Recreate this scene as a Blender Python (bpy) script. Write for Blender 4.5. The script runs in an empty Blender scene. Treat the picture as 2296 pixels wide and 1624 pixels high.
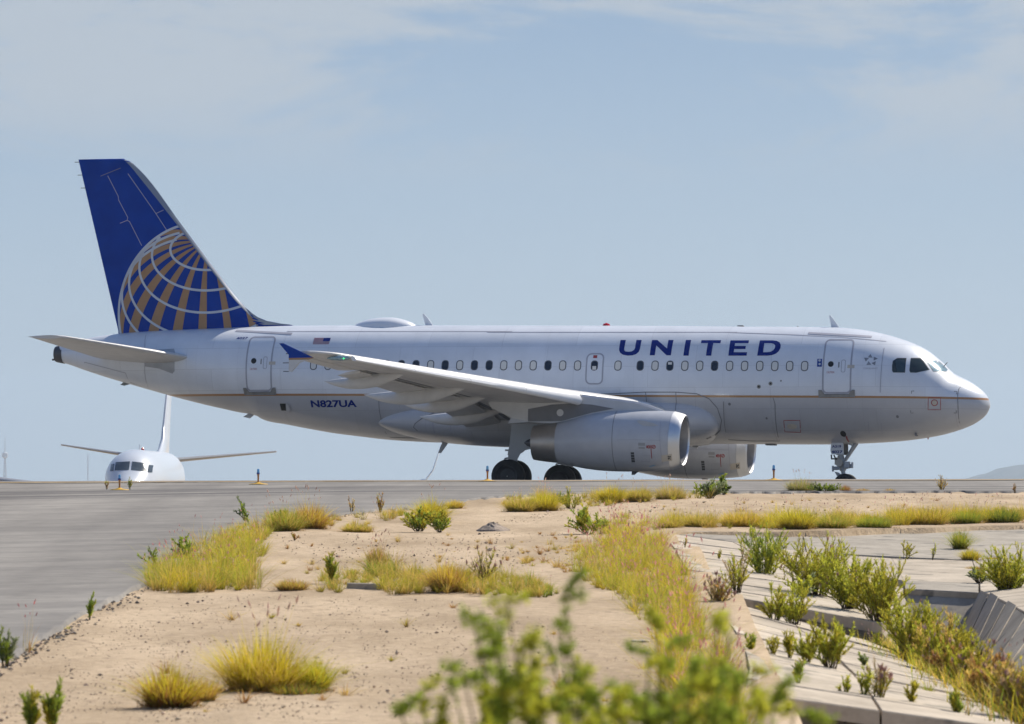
import bpy, math, random
from mathutils import Vector, Matrix, noise
from mathutils.geometry import tessellate_polygon

scene = bpy.context.scene
random.seed(7)
R = math.radians

# ---------------------------------------------------------------- camera, world, sun, exposure
FPX, CX, CY, HZ = 11480.0, 1148.0, 812.0, 1085.0      # focal length, centre and eye level, in units of a 2296 px wide frame
PITCH = math.atan((HZ - CY) / FPX)
cam_d = bpy.data.cameras.new('camera')
cam = bpy.data.objects.new('camera', cam_d)
scene.collection.objects.link(cam)
cam_d.sensor_width = 36.0
cam_d.lens = 36.0 * FPX / 2296.0
cam_d.clip_start, cam_d.clip_end = 0.5, 40000
cam.location = (0, 0, 0)
cam.rotation_euler = (R(90) + PITCH, 0, 0)
cam_d.dof.use_dof = True
cam_d.dof.focus_distance = 172.0
cam_d.dof.aperture_fstop = 7.0
scene.camera = cam

SUN_EL, SUN_AZ = R(45), R(46)                 # azimuth from +Y towards +X
world = bpy.data.worlds.new('World')
scene.world = world
world.use_nodes = True
wn, wl = world.node_tree.nodes, world.node_tree.links
wn.clear()
w_out = wn.new('ShaderNodeOutputWorld')
w_bg = wn.new('ShaderNodeBackground')
w_sky = wn.new('ShaderNodeTexSky')
w_sky.sky_type = 'NISHITA'
w_sky.sun_disc = False
w_sky.sun_elevation = SUN_EL
w_sky.sun_rotation = SUN_AZ
w_sky.altitude = 50
w_sky.air_density = 1.0
w_sky.dust_density = 0.6
w_sky.ozone_density = 2.0
w_bg.inputs['Strength'].default_value = 0.085
w_tc = wn.new('ShaderNodeTexCoord')
w_sep = wn.new('ShaderNodeSeparateXYZ')
wl.new(w_tc.outputs['Generated'], w_sep.inputs[0])
CLOUD_AT = (12.08, 12.51, 1.31)
w_map = wn.new('ShaderNodeMapping')
w_map.inputs['Scale'].default_value = (9, 9, 30)
w_map.inputs['Location'].default_value = CLOUD_AT
wl.new(w_tc.outputs['Generated'], w_map.inputs['Vector'])
w_n1 = wn.new('ShaderNodeTexNoise')
w_n1.inputs['Scale'].default_value = 1.0
w_n1.inputs['Detail'].default_value = 9.0
w_n1.inputs['Roughness'].default_value = 0.66
w_n1.inputs['Distortion'].default_value = 0.5
wl.new(w_map.outputs[0], w_n1.inputs['Vector'])
w_cr = wn.new('ShaderNodeMapRange')
w_cr.interpolation_type = 'SMOOTHSTEP'
w_cr.inputs['From Min'].default_value = 0.46
w_cr.inputs['From Max'].default_value = 0.60
wl.new(w_n1.outputs['Fac'], w_cr.inputs['Value'])
w_el = wn.new('ShaderNodeMapRange')
w_el.interpolation_type = 'SMOOTHSTEP'
w_el.inputs['From Min'].default_value = 0.054
w_el.inputs['From Max'].default_value = 0.078
wl.new(w_sep.outputs['Z'], w_el.inputs['Value'])
w_cm = wn.new('ShaderNodeMath')
w_cm.operation = 'MULTIPLY'
wl.new(w_cr.outputs[0], w_cm.inputs[0])
wl.new(w_el.outputs[0], w_cm.inputs[1])
w_cm2 = wn.new('ShaderNodeMath')
w_cm2.operation = 'MULTIPLY'
w_cm2.inputs[1].default_value = 0.9
w_thin = wn.new('ShaderNodeMapRange')        # unseen upper cloud thinned to cut its white fill on the fuselage
w_thin.inputs['From Min'].default_value, w_thin.inputs['From Max'].default_value = 0.12, 0.45
w_thin.inputs['To Min'].default_value, w_thin.inputs['To Max'].default_value = 1.0, 0.25
wl.new(w_sep.outputs['Z'], w_thin.inputs['Value'])
w_cm3 = wn.new('ShaderNodeMath')
w_cm3.operation = 'MULTIPLY'
wl.new(w_cm.outputs[0], w_cm3.inputs[0])
wl.new(w_thin.outputs[0], w_cm3.inputs[1])
wl.new(w_cm3.outputs[0], w_cm2.inputs[0])
w_haze = wn.new('ShaderNodeMix')              # elevation gradient; unseen upper stops deepened to blue the fuselage shading
w_haze.data_type = 'RGBA'
w_haze.inputs['Factor'].default_value = 0.82
w_ramp = wn.new('ShaderNodeValToRGB')
for _p, _c in ((0.0, (0.55, 0.67, 0.785)), (0.045, (0.405, 0.53, 0.69)), (0.07, (0.33, 0.455, 0.64)), (0.095, (0.255, 0.38, 0.585)), (0.19, (0.15, 0.27, 0.52)), (0.35, (0.085, 0.18, 0.42)), (1.0, (0.045, 0.115, 0.33))):
    _e = w_ramp.color_ramp.elements.new(_p) if 0 < _p < 1 else w_ramp.color_ramp.elements[0 if _p == 0 else -1]
    _e.color = (*_c, 1)
w_gain = wn.new('ShaderNodeVectorMath')
w_gain.operation = 'SCALE'
w_gain.inputs['Scale'].default_value = 9.3
wl.new(w_sep.outputs['Z'], w_ramp.inputs['Fac'])
wl.new(w_ramp.outputs['Color'], w_gain.inputs[0])
wl.new(w_gain.outputs[0], w_haze.inputs['B'])
wl.new(w_sky.outputs[0], w_haze.inputs['A'])
w_mix = wn.new('ShaderNodeMix')
w_mix.data_type = 'RGBA'
w_mix.inputs['B'].default_value = (4.9, 5.4, 5.95, 1)
wl.new(w_cm2.outputs[0], w_mix.inputs['Factor'])
wl.new(w_haze.outputs['Result'], w_mix.inputs['A'])
wl.new(w_mix.outputs['Result'], w_bg.inputs['Color'])
wl.new(w_bg.outputs[0], w_out.inputs[0])

sun_d = bpy.data.lights.new('sun', 'SUN')
sun_d.energy = 5.0
sun_d.angle = R(0.6)
sun_d.color = (1.0, 0.93, 0.82)
sun = bpy.data.objects.new('sun', sun_d)
scene.collection.objects.link(sun)
sdir = Vector((math.sin(SUN_AZ) * math.cos(SUN_EL), math.cos(SUN_AZ) * math.cos(SUN_EL), math.sin(SUN_EL)))
sun.rotation_euler = sdir.to_track_quat('Z', 'Y').to_euler()

scene.render.engine = 'CYCLES'
scene.cycles.use_denoising = True
scene.cycles.max_bounces = 6
scene.cycles.transparent_max_bounces = 8
scene.cycles.volume_bounces = 0
scene.view_settings.view_transform = 'Standard'
scene.view_settings.look = 'None'
scene.view_settings.exposure = 0.27
scene.view_settings.gamma = 1.0
scene.view_settings.use_curve_mapping = False

# ---------------------------------------------------------------- helpers
COL = scene.collection

def ray(px, py):
    cx, cy = (px - CX) / FPX, (CY - py) / FPX
    return Vector((cx, math.cos(PITCH) - cy * math.sin(PITCH), math.sin(PITCH) + cy * math.cos(PITCH)))

def at(px, py, Y):
    r = ray(px, py)
    return r * (Y / r.y)

def tag(o, label=None, cat=None, group=None, kind=None):
    if label: o['label'] = label
    if cat: o['category'] = cat
    if group: o['group'] = group
    if kind: o['kind'] = kind
    return o

def empty(name, loc=(0, 0, 0), rot=(0, 0, 0)):
    o = bpy.data.objects.new(name, None)
    COL.objects.link(o)
    o.location, o.rotation_euler = loc, rot
    o.empty_display_size = 0.3
    return o

def mesh_obj(name, verts, faces, mat, parent=None, smooth=False, cols=None, loc=None, auto=None):
    me = bpy.data.meshes.new(name)
    me.from_pydata([tuple(v) for v in verts], [], faces)
    me.update()
    if smooth:
        me.polygons.foreach_set('use_smooth', [True] * len(me.polygons))
        if auto:
            try: me.set_sharp_from_angle(angle=R(auto))
            except Exception: pass
    if cols is not None:
        a = me.color_attributes.new('tint', 'FLOAT_COLOR', 'POINT')
        flat = []
        for c in cols: flat += [c[0], c[1], c[2], 1.0]
        a.data.foreach_set('color', flat)
    if mat: me.materials.append(mat)
    o = bpy.data.objects.new(name, me)
    COL.objects.link(o)
    if loc is not None: o.location = loc
    if parent is not None: o.parent = parent
    return o

class MB:
    def __init__(s): s.v, s.f, s.c = [], [], []
    def add(s, v, f, c=None):
        b = len(s.v)
        s.v += [Vector(p) for p in v]
        s.f += [tuple(i + b for i in q) for q in f]
        if c is not None: s.c += c
    def box(s, lo, hi, m=None):
        x0, y0, z0 = lo; x1, y1, z1 = hi
        v = [(x0,y0,z0),(x1,y0,z0),(x1,y1,z0),(x0,y1,z0),(x0,y0,z1),(x1,y0,z1),(x1,y1,z1),(x0,y1,z1)]
        if m: v = [m @ Vector(p) for p in v]
        s.add(v, [(3,2,1,0),(4,5,6,7),(0,1,5,4),(1,2,6,5),(2,3,7,6),(3,0,4,7)])
    def tube(s, a, b, r0, r1=None, n=12, caps=True):
        a, b = Vector(a), Vector(b)
        r1 = r0 if r1 is None else r1
        d = (b - a).normalized()
        u = d.orthogonal().normalized(); w = d.cross(u)
        v = []
        for p, r in ((a, r0), (b, r1)):
            for k in range(n):
                t = 2 * math.pi * k / n
                v.append(p + u * (r * math.cos(t)) + w * (r * math.sin(t)))
        f = [(k, (k+1) % n, n + (k+1) % n, n + k) for k in range(n)]
        if caps: f += [tuple(range(n))[::-1], tuple(range(n, 2*n))]
        s.add(v, f)
    def lathe(s, prof, axis='x', origin=(0,0,0), n=40, shear=None, caps=(False, False)):
        """prof: list of (t, r); axis of revolution along x or y or z"""
        o = Vector(origin); v = []
        for t, r in prof:
            for k in range(n):
                a = 2 * math.pi * k / n
                c, q = r * math.cos(a), r * math.sin(a)
                if axis == 'x': p = Vector((t, c, q))
                elif axis == 'y': p = Vector((c, t, q))
                else: p = Vector((c, q, t))
                if shear: p = shear(p)
                v.append(o + p)
        f = []
        for i in range(len(prof) - 1):
            for k in range(n):
                f.append((i*n + k, i*n + (k+1) % n, (i+1)*n + (k+1) % n, (i+1)*n + k))
        if caps[0]: f.append(tuple(range(n)))
        if caps[1]: f.append(tuple(range((len(prof)-1)*n, len(prof)*n)))
        s.add(v, f)
    def loft(s, rings, close=True, caps=(True, True)):
        n = len(rings[0]); v = [p for r in rings for p in r]; f = []
        m = n if close else n - 1
        for i in range(len(rings) - 1):
            for k in range(m):
                f.append((i*n + k, i*n + (k+1) % n, (i+1)*n + (k+1) % n, (i+1)*n + k))
        if caps[0]: f.append(tuple(range(n))[::-1])
        if caps[1]: f.append(tuple(range((len(rings)-1)*n, len(rings)*n)))
        s.add(v, f)
    def prism(s, pts, off):
        """planar polygon extruded by vector off"""
        n = len(pts); off = Vector(off)
        v = [Vector(p) for p in pts] + [Vector(p) + off for p in pts]
        tr = tessellate_polygon([[Vector(p) for p in pts]])
        f = [tuple(t) for t in tr] + [tuple(i + n for i in t[::-1]) for t in tr]
        f += [(k, (k+1) % n, n + (k+1) % n, n + k) for k in range(n)]
        s.add(v, f)
    def obj(s, name, mat, parent=None, smooth=False, auto=35, loc=None):
        return mesh_obj(name, s.v, s.f, mat, parent, smooth, s.c if s.c else None, loc, auto)

# ---------------------------------------------------------------- materials
MATS = {}
def new_mat(name):
    m = bpy.data.materials.new(name)
    m.use_nodes = True
    nt = m.node_tree
    return m, nt.nodes, nt.links, nt.nodes['Principled BSDF']

def paint(name, rgb, rough=0.35, metal=0.0, var=0.06, scale=3.0, coat=0.0, spec=0.5, stretch=(1, 1, 1), bump=0.0, bscale=40):
    m, n, l, b = new_mat(name)
    tc = n.new('ShaderNodeTexCoord')
    mp = n.new('ShaderNodeMapping'); mp.inputs['Scale'].default_value = stretch
    l.new(tc.outputs['Object'], mp.inputs['Vector'])
    nz = n.new('ShaderNodeTexNoise'); nz.inputs['Scale'].default_value = scale; nz.inputs['Detail'].default_value = 5
    l.new(mp.outputs[0], nz.inputs['Vector'])
    mr = n.new('ShaderNodeMapRange')
    mr.inputs['From Min'].default_value, mr.inputs['From Max'].default_value = 0.3, 0.7
    mr.inputs['To Min'].default_value, mr.inputs['To Max'].default_value = 1 - var, 1 + var
    l.new(nz.outputs['Fac'], mr.inputs['Value'])
    mx = n.new('ShaderNodeVectorMath'); mx.operation = 'SCALE'
    mx.inputs[0].default_value = rgb
    l.new(mr.outputs[0], mx.inputs['Scale'])
    l.new(mx.outputs[0], b.inputs['Base Color'])
    b.inputs['Roughness'].default_value = rough
    b.inputs['Metallic'].default_value = metal
    b.inputs['Specular IOR Level'].default_value = spec
    b.inputs['Coat Weight'].default_value = coat
    b.inputs['Coat Roughness'].default_value = 0.12
    if bump:
        n2 = n.new('ShaderNodeTexNoise'); n2.inputs['Scale'].default_value = bscale; n2.inputs['Detail'].default_value = 4
        l.new(tc.outputs['Object'], n2.inputs['Vector'])
        bp = n.new('ShaderNodeBump'); bp.inputs['Strength'].default_value = bump; bp.inputs['Distance'].default_value = 0.02
        l.new(n2.outputs['Fac'], bp.inputs['Height']); l.new(bp.outputs[0], b.inputs['Normal'])
    MATS[name] = m
    return m

WHITE = (0.755, 0.785, 0.825)
GREY = (0.50, 0.505, 0.525)
BLUE = (0.004, 0.045, 0.30)
GOLD = (0.47, 0.23, 0.07)
paint('white_paint', WHITE, 0.32, var=0.03, coat=0.3)
paint('grey_paint', GREY, 0.35, var=0.04, coat=0.2)
paint('wing_grey', (0.62, 0.61, 0.59), 0.4, var=0.06)
paint('gap_shade_panel_grey', (0.17, 0.17, 0.18), 0.5, var=0.08)  # painted shade of the flap gaps, and the pylon's own dark panel
paint('blue_paint', BLUE, 0.4, var=0.12, scale=1.5, spec=0.12)
paint('title_blue', (0.004, 0.022, 0.19), 0.45, var=0.03, spec=0.15)
paint('gold_paint', (0.39, 0.23, 0.12), 0.4, var=0.06, spec=0.2)
paint('line_white', (0.52, 0.56, 0.61), 0.4, var=0.05)
paint('fin_edge', (0.30, 0.32, 0.35), 0.35, metal=0.4, var=0.06)
paint('slat_white', (0.82, 0.82, 0.82), 0.28, var=0.03, coat=0.4)
paint('chrome', (0.70, 0.71, 0.72), 0.42, 1.0, var=0.03)
paint('nozzle_metal', (0.50, 0.46, 0.42), 0.42, 0.85, var=0.12, scale=2)
paint('dark_metal', (0.10, 0.10, 0.11), 0.5, 0.6, var=0.1)
paint('duct_grey', (0.30, 0.30, 0.31), 0.4, 0.3, var=0.05)
paint('wheel_hub', (0.06, 0.06, 0.065), 0.6, 0.3, var=0.2)  # dark base stands in for the shade around the wheels
paint('gear_grey', (0.42, 0.44, 0.46), 0.45, 0.2, var=0.1, scale=8)
paint('door_line', (0.40, 0.40, 0.45), 0.45, var=0.05)
paint('seam', (0.20, 0.20, 0.21), 0.6, var=0.1)
paint('rubber', (0.022, 0.022, 0.024), 0.75, var=0.2, scale=6)
paint('sill_plate', (0.27, 0.27, 0.26), 0.5, 0.3, var=0.15, scale=8)
paint('window_frame', (0.075, 0.08, 0.095), 0.4, var=0.05)
paint('window_shade', (0.72, 0.70, 0.64), 0.25, var=0.02, coat=0.6)
paint('window_glass', (0.012, 0.02, 0.035), 0.08, var=0.05, coat=0.3)
paint('cockpit_glass', (0.028, 0.042, 0.048), 0.06, var=0.02)
paint('screen_glass', (0.30, 0.42, 0.46), 0.12, 0.3, var=0.25, scale=12)  # pale base puts the sky's reflection into the windscreen colour
paint('red_paint', (0.36, 0.04, 0.04), 0.4, var=0.05)
paint('flag_red', (0.30, 0.03, 0.05), 0.4, var=0.05)
paint('sticker_blue', (0.01, 0.05, 0.28), 0.4, var=0.05)
paint('star_grey', (0.28, 0.29, 0.31), 0.4, 0.3, var=0.3, scale=6)
paint('placard', (0.55, 0.50, 0.42), 0.5, var=0.1)
paint('black', (0.012, 0.012, 0.012), 0.5, var=0.1)
paint('beacon_red', (0.55, 0.01, 0.015), 0.2, var=0.02, coat=0.5)

def fuselage_paint():
    m, n, l, b = new_mat('fuselage_paint')
    tc = n.new('ShaderNodeTexCoord'); sp = n.new('ShaderNodeSeparateXYZ')
    l.new(tc.outputs['Object'], sp.inputs[0])
    # height above the cheat line: z - (3.455 - 0.0081 x)
    mu = n.new('ShaderNodeMath'); mu.operation = 'MULTIPLY_ADD'
    mu.inputs[1].default_value = 0.0081; mu.inputs[2].default_value = -3.455
    l.new(sp.outputs['X'], mu.inputs[0])
    ad = n.new('ShaderNodeMath'); ad.operation = 'ADD'
    l.new(sp.outputs['Z'], ad.inputs[0]); l.new(mu.outputs[0], ad.inputs[1])
    g1 = n.new('ShaderNodeMath'); g1.operation = 'GREATER_THAN'; g1.inputs[1].default_value = -0.04
    g2 = n.new('ShaderNodeMath'); g2.operation = 'GREATER_THAN'; g2.inputs[1].default_value = 0.035
    l.new(ad.outputs[0], g1.inputs[0]); l.new(ad.outputs[0], g2.inputs[0])
    m1 = n.new('ShaderNodeMix'); m1.data_type = 'RGBA'
    m1.inputs['A'].default_value = (*GREY, 1); m1.inputs['B'].default_value = (0.42, 0.22, 0.09, 1)
    l.new(g1.outputs[0], m1.inputs['Factor'])
    m2 = n.new('ShaderNodeMix'); m2.data_type = 'RGBA'
    m2.inputs['B'].default_value = (*WHITE, 1)
    l.new(g2.outputs[0], m2.inputs['Factor']); l.new(m1.outputs['Result'], m2.inputs['A'])
    # wear: streaks running down and back, soft grime
    mp = n.new('ShaderNodeMapping'); mp.inputs['Scale'].default_value = (1.0, 1, 0.6)
    l.new(tc.outputs['Object'], mp.inputs['Vector'])
    nz = n.new('ShaderNodeTexNoise'); nz.inputs['Scale'].default_value = 1.6; nz.inputs['Detail'].default_value = 7; nz.inputs['Roughness'].default_value = 0.6
    l.new(mp.outputs[0], nz.inputs['Vector'])
    mr = n.new('ShaderNodeMapRange')
    mr.inputs['From Min'].default_value, mr.inputs['From Max'].default_value = 0.3, 0.72
    mr.inputs['To Min'].default_value, mr.inputs['To Max'].default_value = 0.93, 1.03
    l.new(nz.outputs['Fac'], mr.inputs['Value'])
    # frame and lap joints every 1.6 m / at fixed heights
    wv = n.new('ShaderNodeMath'); wv.operation = 'PINGPONG'; wv.inputs[1].default_value = 0.8
    l.new(sp.outputs['X'], wv.inputs[0])
    ln = n.new('ShaderNodeMath'); ln.operation = 'LESS_THAN'; ln.inputs[1].default_value = 0.008
    l.new(wv.outputs[0], ln.inputs[0])
    lm = n.new('ShaderNodeMapRange'); lm.inputs['To Min'].default_value = 1.0; lm.inputs['To Max'].default_value = 0.93
    l.new(ln.outputs[0], lm.inputs['Value'])
    mm = n.new('ShaderNodeMath'); mm.operation = 'MULTIPLY'
    l.new(mr.outputs[0], mm.inputs[0]); l.new(lm.outputs[0], mm.inputs[1])
    cb = n.new('ShaderNodeCombineXYZ'); l.new(sp.outputs['X'], cb.inputs['X']); l.new(sp.outputs['Z'], cb.inputs['Y'])
    br = n.new('ShaderNodeTexBrick'); br.offset = 0.37; br.inputs['Scale'].default_value = 1.0
    br.inputs['Brick Width'].default_value = 2.65; br.inputs['Row Height'].default_value = 0.74; br.inputs['Mortar Size'].default_value = 0.007; br.inputs['Mortar Smooth'].default_value = 0.3
    br.inputs['Color1'].default_value = (0.965, 0.965, 0.965, 1); br.inputs['Color2'].default_value = (1.03, 1.03, 1.03, 1); br.inputs['Mortar'].default_value = (0.80, 0.80, 0.80, 1)
    l.new(cb.outputs[0], br.inputs['Vector'])
    bm_ = n.new('ShaderNodeMath'); bm_.operation = 'MULTIPLY'; l.new(mm.outputs[0], bm_.inputs[0]); l.new(br.outputs['Color'], bm_.inputs[1]); mm = bm_
    sc = n.new('ShaderNodeVectorMath'); sc.operation = 'SCALE'
    l.new(m2.outputs['Result'], sc.inputs[0]); l.new(mm.outputs[0], sc.inputs['Scale'])
    l.new(sc.outputs[0], b.inputs['Base Color'])
    b.inputs['Roughness'].default_value = 0.3
    b.inputs['Coat Weight'].default_value = 0.35
    b.inputs['Coat Roughness'].default_value = 0.15
    # slight oil-canning of the skin
    n2 = n.new('ShaderNodeTexNoise'); n2.inputs['Scale'].default_value = 1.3; n2.inputs['Detail'].default_value = 2
    l.new(tc.outputs['Object'], n2.inputs['Vector'])
    bp = n.new('ShaderNodeBump'); bp.inputs['Strength'].default_value = 0.12; bp.inputs['Distance'].default_value = 0.05
    l.new(n2.outputs['Fac'], bp.inputs['Height']); l.new(bp.outputs[0], b.inputs['Normal'])
    MATS['fuselage'] = m
fuselage_paint()

def leaf_mat(name, trans=0.45, rough=0.6):
    m, n, l, b = new_mat(name)
    at_ = n.new('ShaderNodeAttribute'); at_.attribute_name = 'tint'
    l.new(at_.outputs['Color'], b.inputs['Base Color'])
    b.inputs['Roughness'].default_value = rough
    b.inputs['Specular IOR Level'].default_value = 0.1
    tr = n.new('ShaderNodeBsdfTranslucent')
    l.new(at_.outputs['Color'], tr.inputs['Color'])
    mx = n.new('ShaderNodeMixShader'); mx.inputs[0].default_value = trans
    l.new(b.outputs[0], mx.inputs[1]); l.new(tr.outputs[0], mx.inputs[2])
    l.new(mx.outputs[0], n['Material Output'].inputs['Surface'])
    MATS[name] = m
leaf_mat('grass_blade', 0.5, 0.85)
leaf_mat('leaf', 0.55)

def ground_mat(name, c_lo, c_hi, sc1, sc2, bump, bscale, rough=0.95, stretch=(1, 1, 1), spots=None, dist=0.05, rot=0.0):
    m, n, l, b = new_mat(name)
    tc = n.new('ShaderNodeTexCoord')
    mp = n.new('ShaderNodeMapping'); mp.inputs['Scale'].default_value = stretch
    mp.inputs['Rotation'].default_value = (0, 0, rot)
    l.new(tc.outputs['Object'], mp.inputs['Vector'])
    a = n.new('ShaderNodeTexNoise'); a.inputs['Scale'].default_value = sc1; a.inputs['Detail'].default_value = 6
    c = n.new('ShaderNodeTexNoise'); c.inputs['Scale'].default_value = sc2; c.inputs['Detail'].default_value = 5; c.inputs['Roughness'].default_value = 0.7
    l.new(mp.outputs[0], a.inputs['Vector']); l.new(tc.outputs['Object'], c.inputs['Vector'])
    av = n.new('ShaderNodeMix'); av.inputs['Factor'].default_value = 0.45
    l.new(a.outputs['Fac'], av.inputs['A']); l.new(c.outputs['Fac'], av.inputs['B'])
    cr = n.new('ShaderNodeValToRGB')
    cr.color_ramp.elements[0].position = 0.36; cr.color_ramp.elements[0].color = (*c_lo, 1)
    cr.color_ramp.elements[1].position = 0.62; cr.color_ramp.elements[1].color = (*c_hi, 1)
    l.new(av.outputs['Result'], cr.inputs['Fac'])
    col = cr.outputs['Color']
    if spots:
        v = n.new('ShaderNodeTexNoise'); v.inputs['Scale'].default_value = spots[0]; v.inputs['Detail'].default_value = 3
        l.new(tc.outputs['Object'], v.inputs['Vector'])
        mr = n.new('ShaderNodeMapRange'); mr.inputs['From Min'].default_value = spots[1]; mr.inputs['From Max'].default_value = spots[1] + 0.05
        l.new(v.outputs['Fac'], mr.inputs['Value'])
        mx = n.new('ShaderNodeMix'); mx.data_type = 'RGBA'; mx.inputs['B'].default_value = (*spots[2], 1)
        l.new(mr.outputs[0], mx.inputs['Factor']); l.new(col, mx.inputs['A'])
        col = mx.outputs['Result']
    l.new(col, b.inputs['Base Color'])
    b.inputs['Roughness'].default_value = rough
    b.inputs['Specular IOR Level'].default_value = 0.2
    d = n.new('ShaderNodeTexNoise'); d.inputs['Scale'].default_value = bscale; d.inputs['Detail'].default_value = 6; d.inputs['Roughness'].default_value = 0.65
    l.new(tc.outputs['Object'], d.inputs['Vector'])
    bp = n.new('ShaderNodeBump'); bp.inputs['Strength'].default_value = bump; bp.inputs['Distance'].default_value = dist
    l.new(d.outputs['Fac'], bp.inputs['Height']); l.new(bp.outputs[0], b.inputs['Normal'])
    if 'concrete' in name:
        oi = n.new('ShaderNodeObjectInfo'); vr = n.new('ShaderNodeMapRange'); vr.inputs['To Min'].default_value = 0.84; vr.inputs['To Max'].default_value = 1.06
        l.new(oi.outputs['Random'], vr.inputs['Value'])
        sc = n.new('ShaderNodeVectorMath'); sc.operation = 'SCALE'; l.new(col, sc.inputs[0]); l.new(vr.outputs[0], sc.inputs['Scale']); l.new(sc.outputs[0], b.inputs['Base Color'])
    MATS[name] = m
    return m
ground_mat('sand', (0.34, 0.25, 0.155), (0.59, 0.455, 0.308), 0.8, 7.0, 0.8, 11.0, stretch=(1, 0.25, 1), spots=(5.0, 0.60, (0.38, 0.285, 0.19)))
ground_mat('asphalt', (0.185, 0.172, 0.155), (0.31, 0.288, 0.257), 1.0, 2.2, 0.15, 30.0, 0.85, stretch=(0.55, 0.035, 1), dist=0.02, rot=R(-9))
def asphalt_wear():
    # tyre-blackened path along the taxiway, curving towards the camera on the left
    m = MATS['asphalt']; n, l = m.node_tree.nodes, m.node_tree.links; b = n['Principled BSDF']
    col = b.inputs['Base Color'].links[0].from_socket
    tc = n.new('ShaderNodeTexCoord'); sp = n.new('ShaderNodeSeparateXYZ'); l.new(tc.outputs['Object'], sp.inputs[0])
    a = n.new('ShaderNodeMath'); a.operation = 'ADD'; a.inputs[1].default_value = 4.0; l.new(sp.outputs['X'], a.inputs[0])
    mn = n.new('ShaderNodeMath'); mn.operation = 'MINIMUM'; mn.inputs[1].default_value = 0.0; l.new(a.outputs[0], mn.inputs[0])
    cv = n.new('ShaderNodeMath'); cv.operation = 'MULTIPLY_ADD'; cv.inputs[1].default_value = -0.9; l.new(mn.outputs[0], cv.inputs[0]); l.new(sp.outputs['Y'], cv.inputs[2])
    nz = n.new('ShaderNodeTexNoise'); nz.inputs['Scale'].default_value = 1.0; nz.inputs['Detail'].default_value = 5
    mp = n.new('ShaderNodeMapping'); mp.inputs['Scale'].default_value = (0.05, 0.55, 1)
    cb = n.new('ShaderNodeCombineXYZ'); l.new(sp.outputs['X'], cb.inputs['X']); l.new(cv.outputs[0], cb.inputs['Y']); l.new(cb.outputs[0], mp.inputs['Vector']); l.new(mp.outputs[0], nz.inputs['Vector'])
    d = n.new('ShaderNodeMath'); d.operation = 'SUBTRACT'; d.inputs[1].default_value = 133.0; l.new(cv.outputs[0], d.inputs[0])
    ab = n.new('ShaderNodeMath'); ab.operation = 'ABSOLUTE'; l.new(d.outputs[0], ab.inputs[0])
    mr = n.new('ShaderNodeMapRange'); mr.interpolation_type = 'SMOOTHSTEP'; mr.inputs['From Min'].default_value = 1.5; mr.inputs['From Max'].default_value = 9.0; mr.inputs['To Min'].default_value = 0.75; mr.inputs['To Max'].default_value = 0.25
    l.new(ab.outputs[0], mr.inputs['Value'])
    st = n.new('ShaderNodeMapRange'); st.inputs['From Min'].default_value = 0.42; st.inputs['From Max'].default_value = 0.6; l.new(nz.outputs['Fac'], st.inputs['Value'])
    mu = n.new('ShaderNodeMath'); mu.operation = 'MULTIPLY'; l.new(mr.outputs[0], mu.inputs[0]); l.new(st.outputs[0], mu.inputs[1])
    mx = n.new('ShaderNodeMix'); mx.data_type = 'RGBA'; mx.inputs['B'].default_value = (0.075, 0.07, 0.07, 1)
    l.new(mu.outputs[0], mx.inputs['Factor']); l.new(col, mx.inputs['A']); l.new(mx.outputs['Result'], b.inputs['Base Color'])
asphalt_wear()
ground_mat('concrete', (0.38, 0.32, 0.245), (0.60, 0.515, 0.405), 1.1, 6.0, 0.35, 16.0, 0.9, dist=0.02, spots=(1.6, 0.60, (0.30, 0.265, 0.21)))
ground_mat('grey_concrete', (0.28, 0.25, 0.205), (0.44, 0.39, 0.32), 1.1, 6.0, 0.35, 16.0, 0.9, dist=0.02, spots=(1.6, 0.62, (0.2, 0.185, 0.16)))  # grey slabs; tone also carries the shade on trench walls and block
ground_mat('shaded_stained_concrete', (0.10, 0.088, 0.07), (0.22, 0.19, 0.15), 1.5, 7.0, 0.3, 20.0, 0.95, dist=0.02)  # stain plus the shade on the riser faces, both in the colour
ground_mat('stone', (0.10, 0.09, 0.085), (0.42, 0.34, 0.27), 3.0, 9.0, 0.3, 30.0, 0.9)
ground_mat('hill_rock', (0.07, 0.075, 0.05), (0.16, 0.14, 0.10), 0.01, 0.08, 0.4, 0.2, 1.0)
ground_mat('line_yellow', (0.24, 0.18, 0.10), (0.50, 0.31, 0.08), 0.5, 5.0, 0.1, 30.0, 0.8)
paint('light_yellow', (0.62, 0.36, 0.03), 0.5, var=0.12, scale=10)
paint('post_rust', (0.42, 0.20, 0.07), 0.6, var=0.25, scale=20)
paint('tower_grey', (0.58, 0.60, 0.63), 0.7, var=0.1, scale=0.3)
paint('far_white', (0.60, 0.64, 0.69), 0.3, var=0.02, coat=0.3)  # white greyed so the base colour holds the haze in between
paint('far_grey', (0.27, 0.28, 0.30), 0.4, var=0.05)
def glass_lamp():
    m, n, l, b = new_mat('lamp_blue')
    b.inputs['Base Color'].default_value = (0.22, 0.58, 0.95, 1)
    b.inputs['Roughness'].default_value = 0.15
    b.inputs['Transmission Weight'].default_value = 0.35
    MATS['lamp_blue'] = m
glass_lamp()

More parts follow.
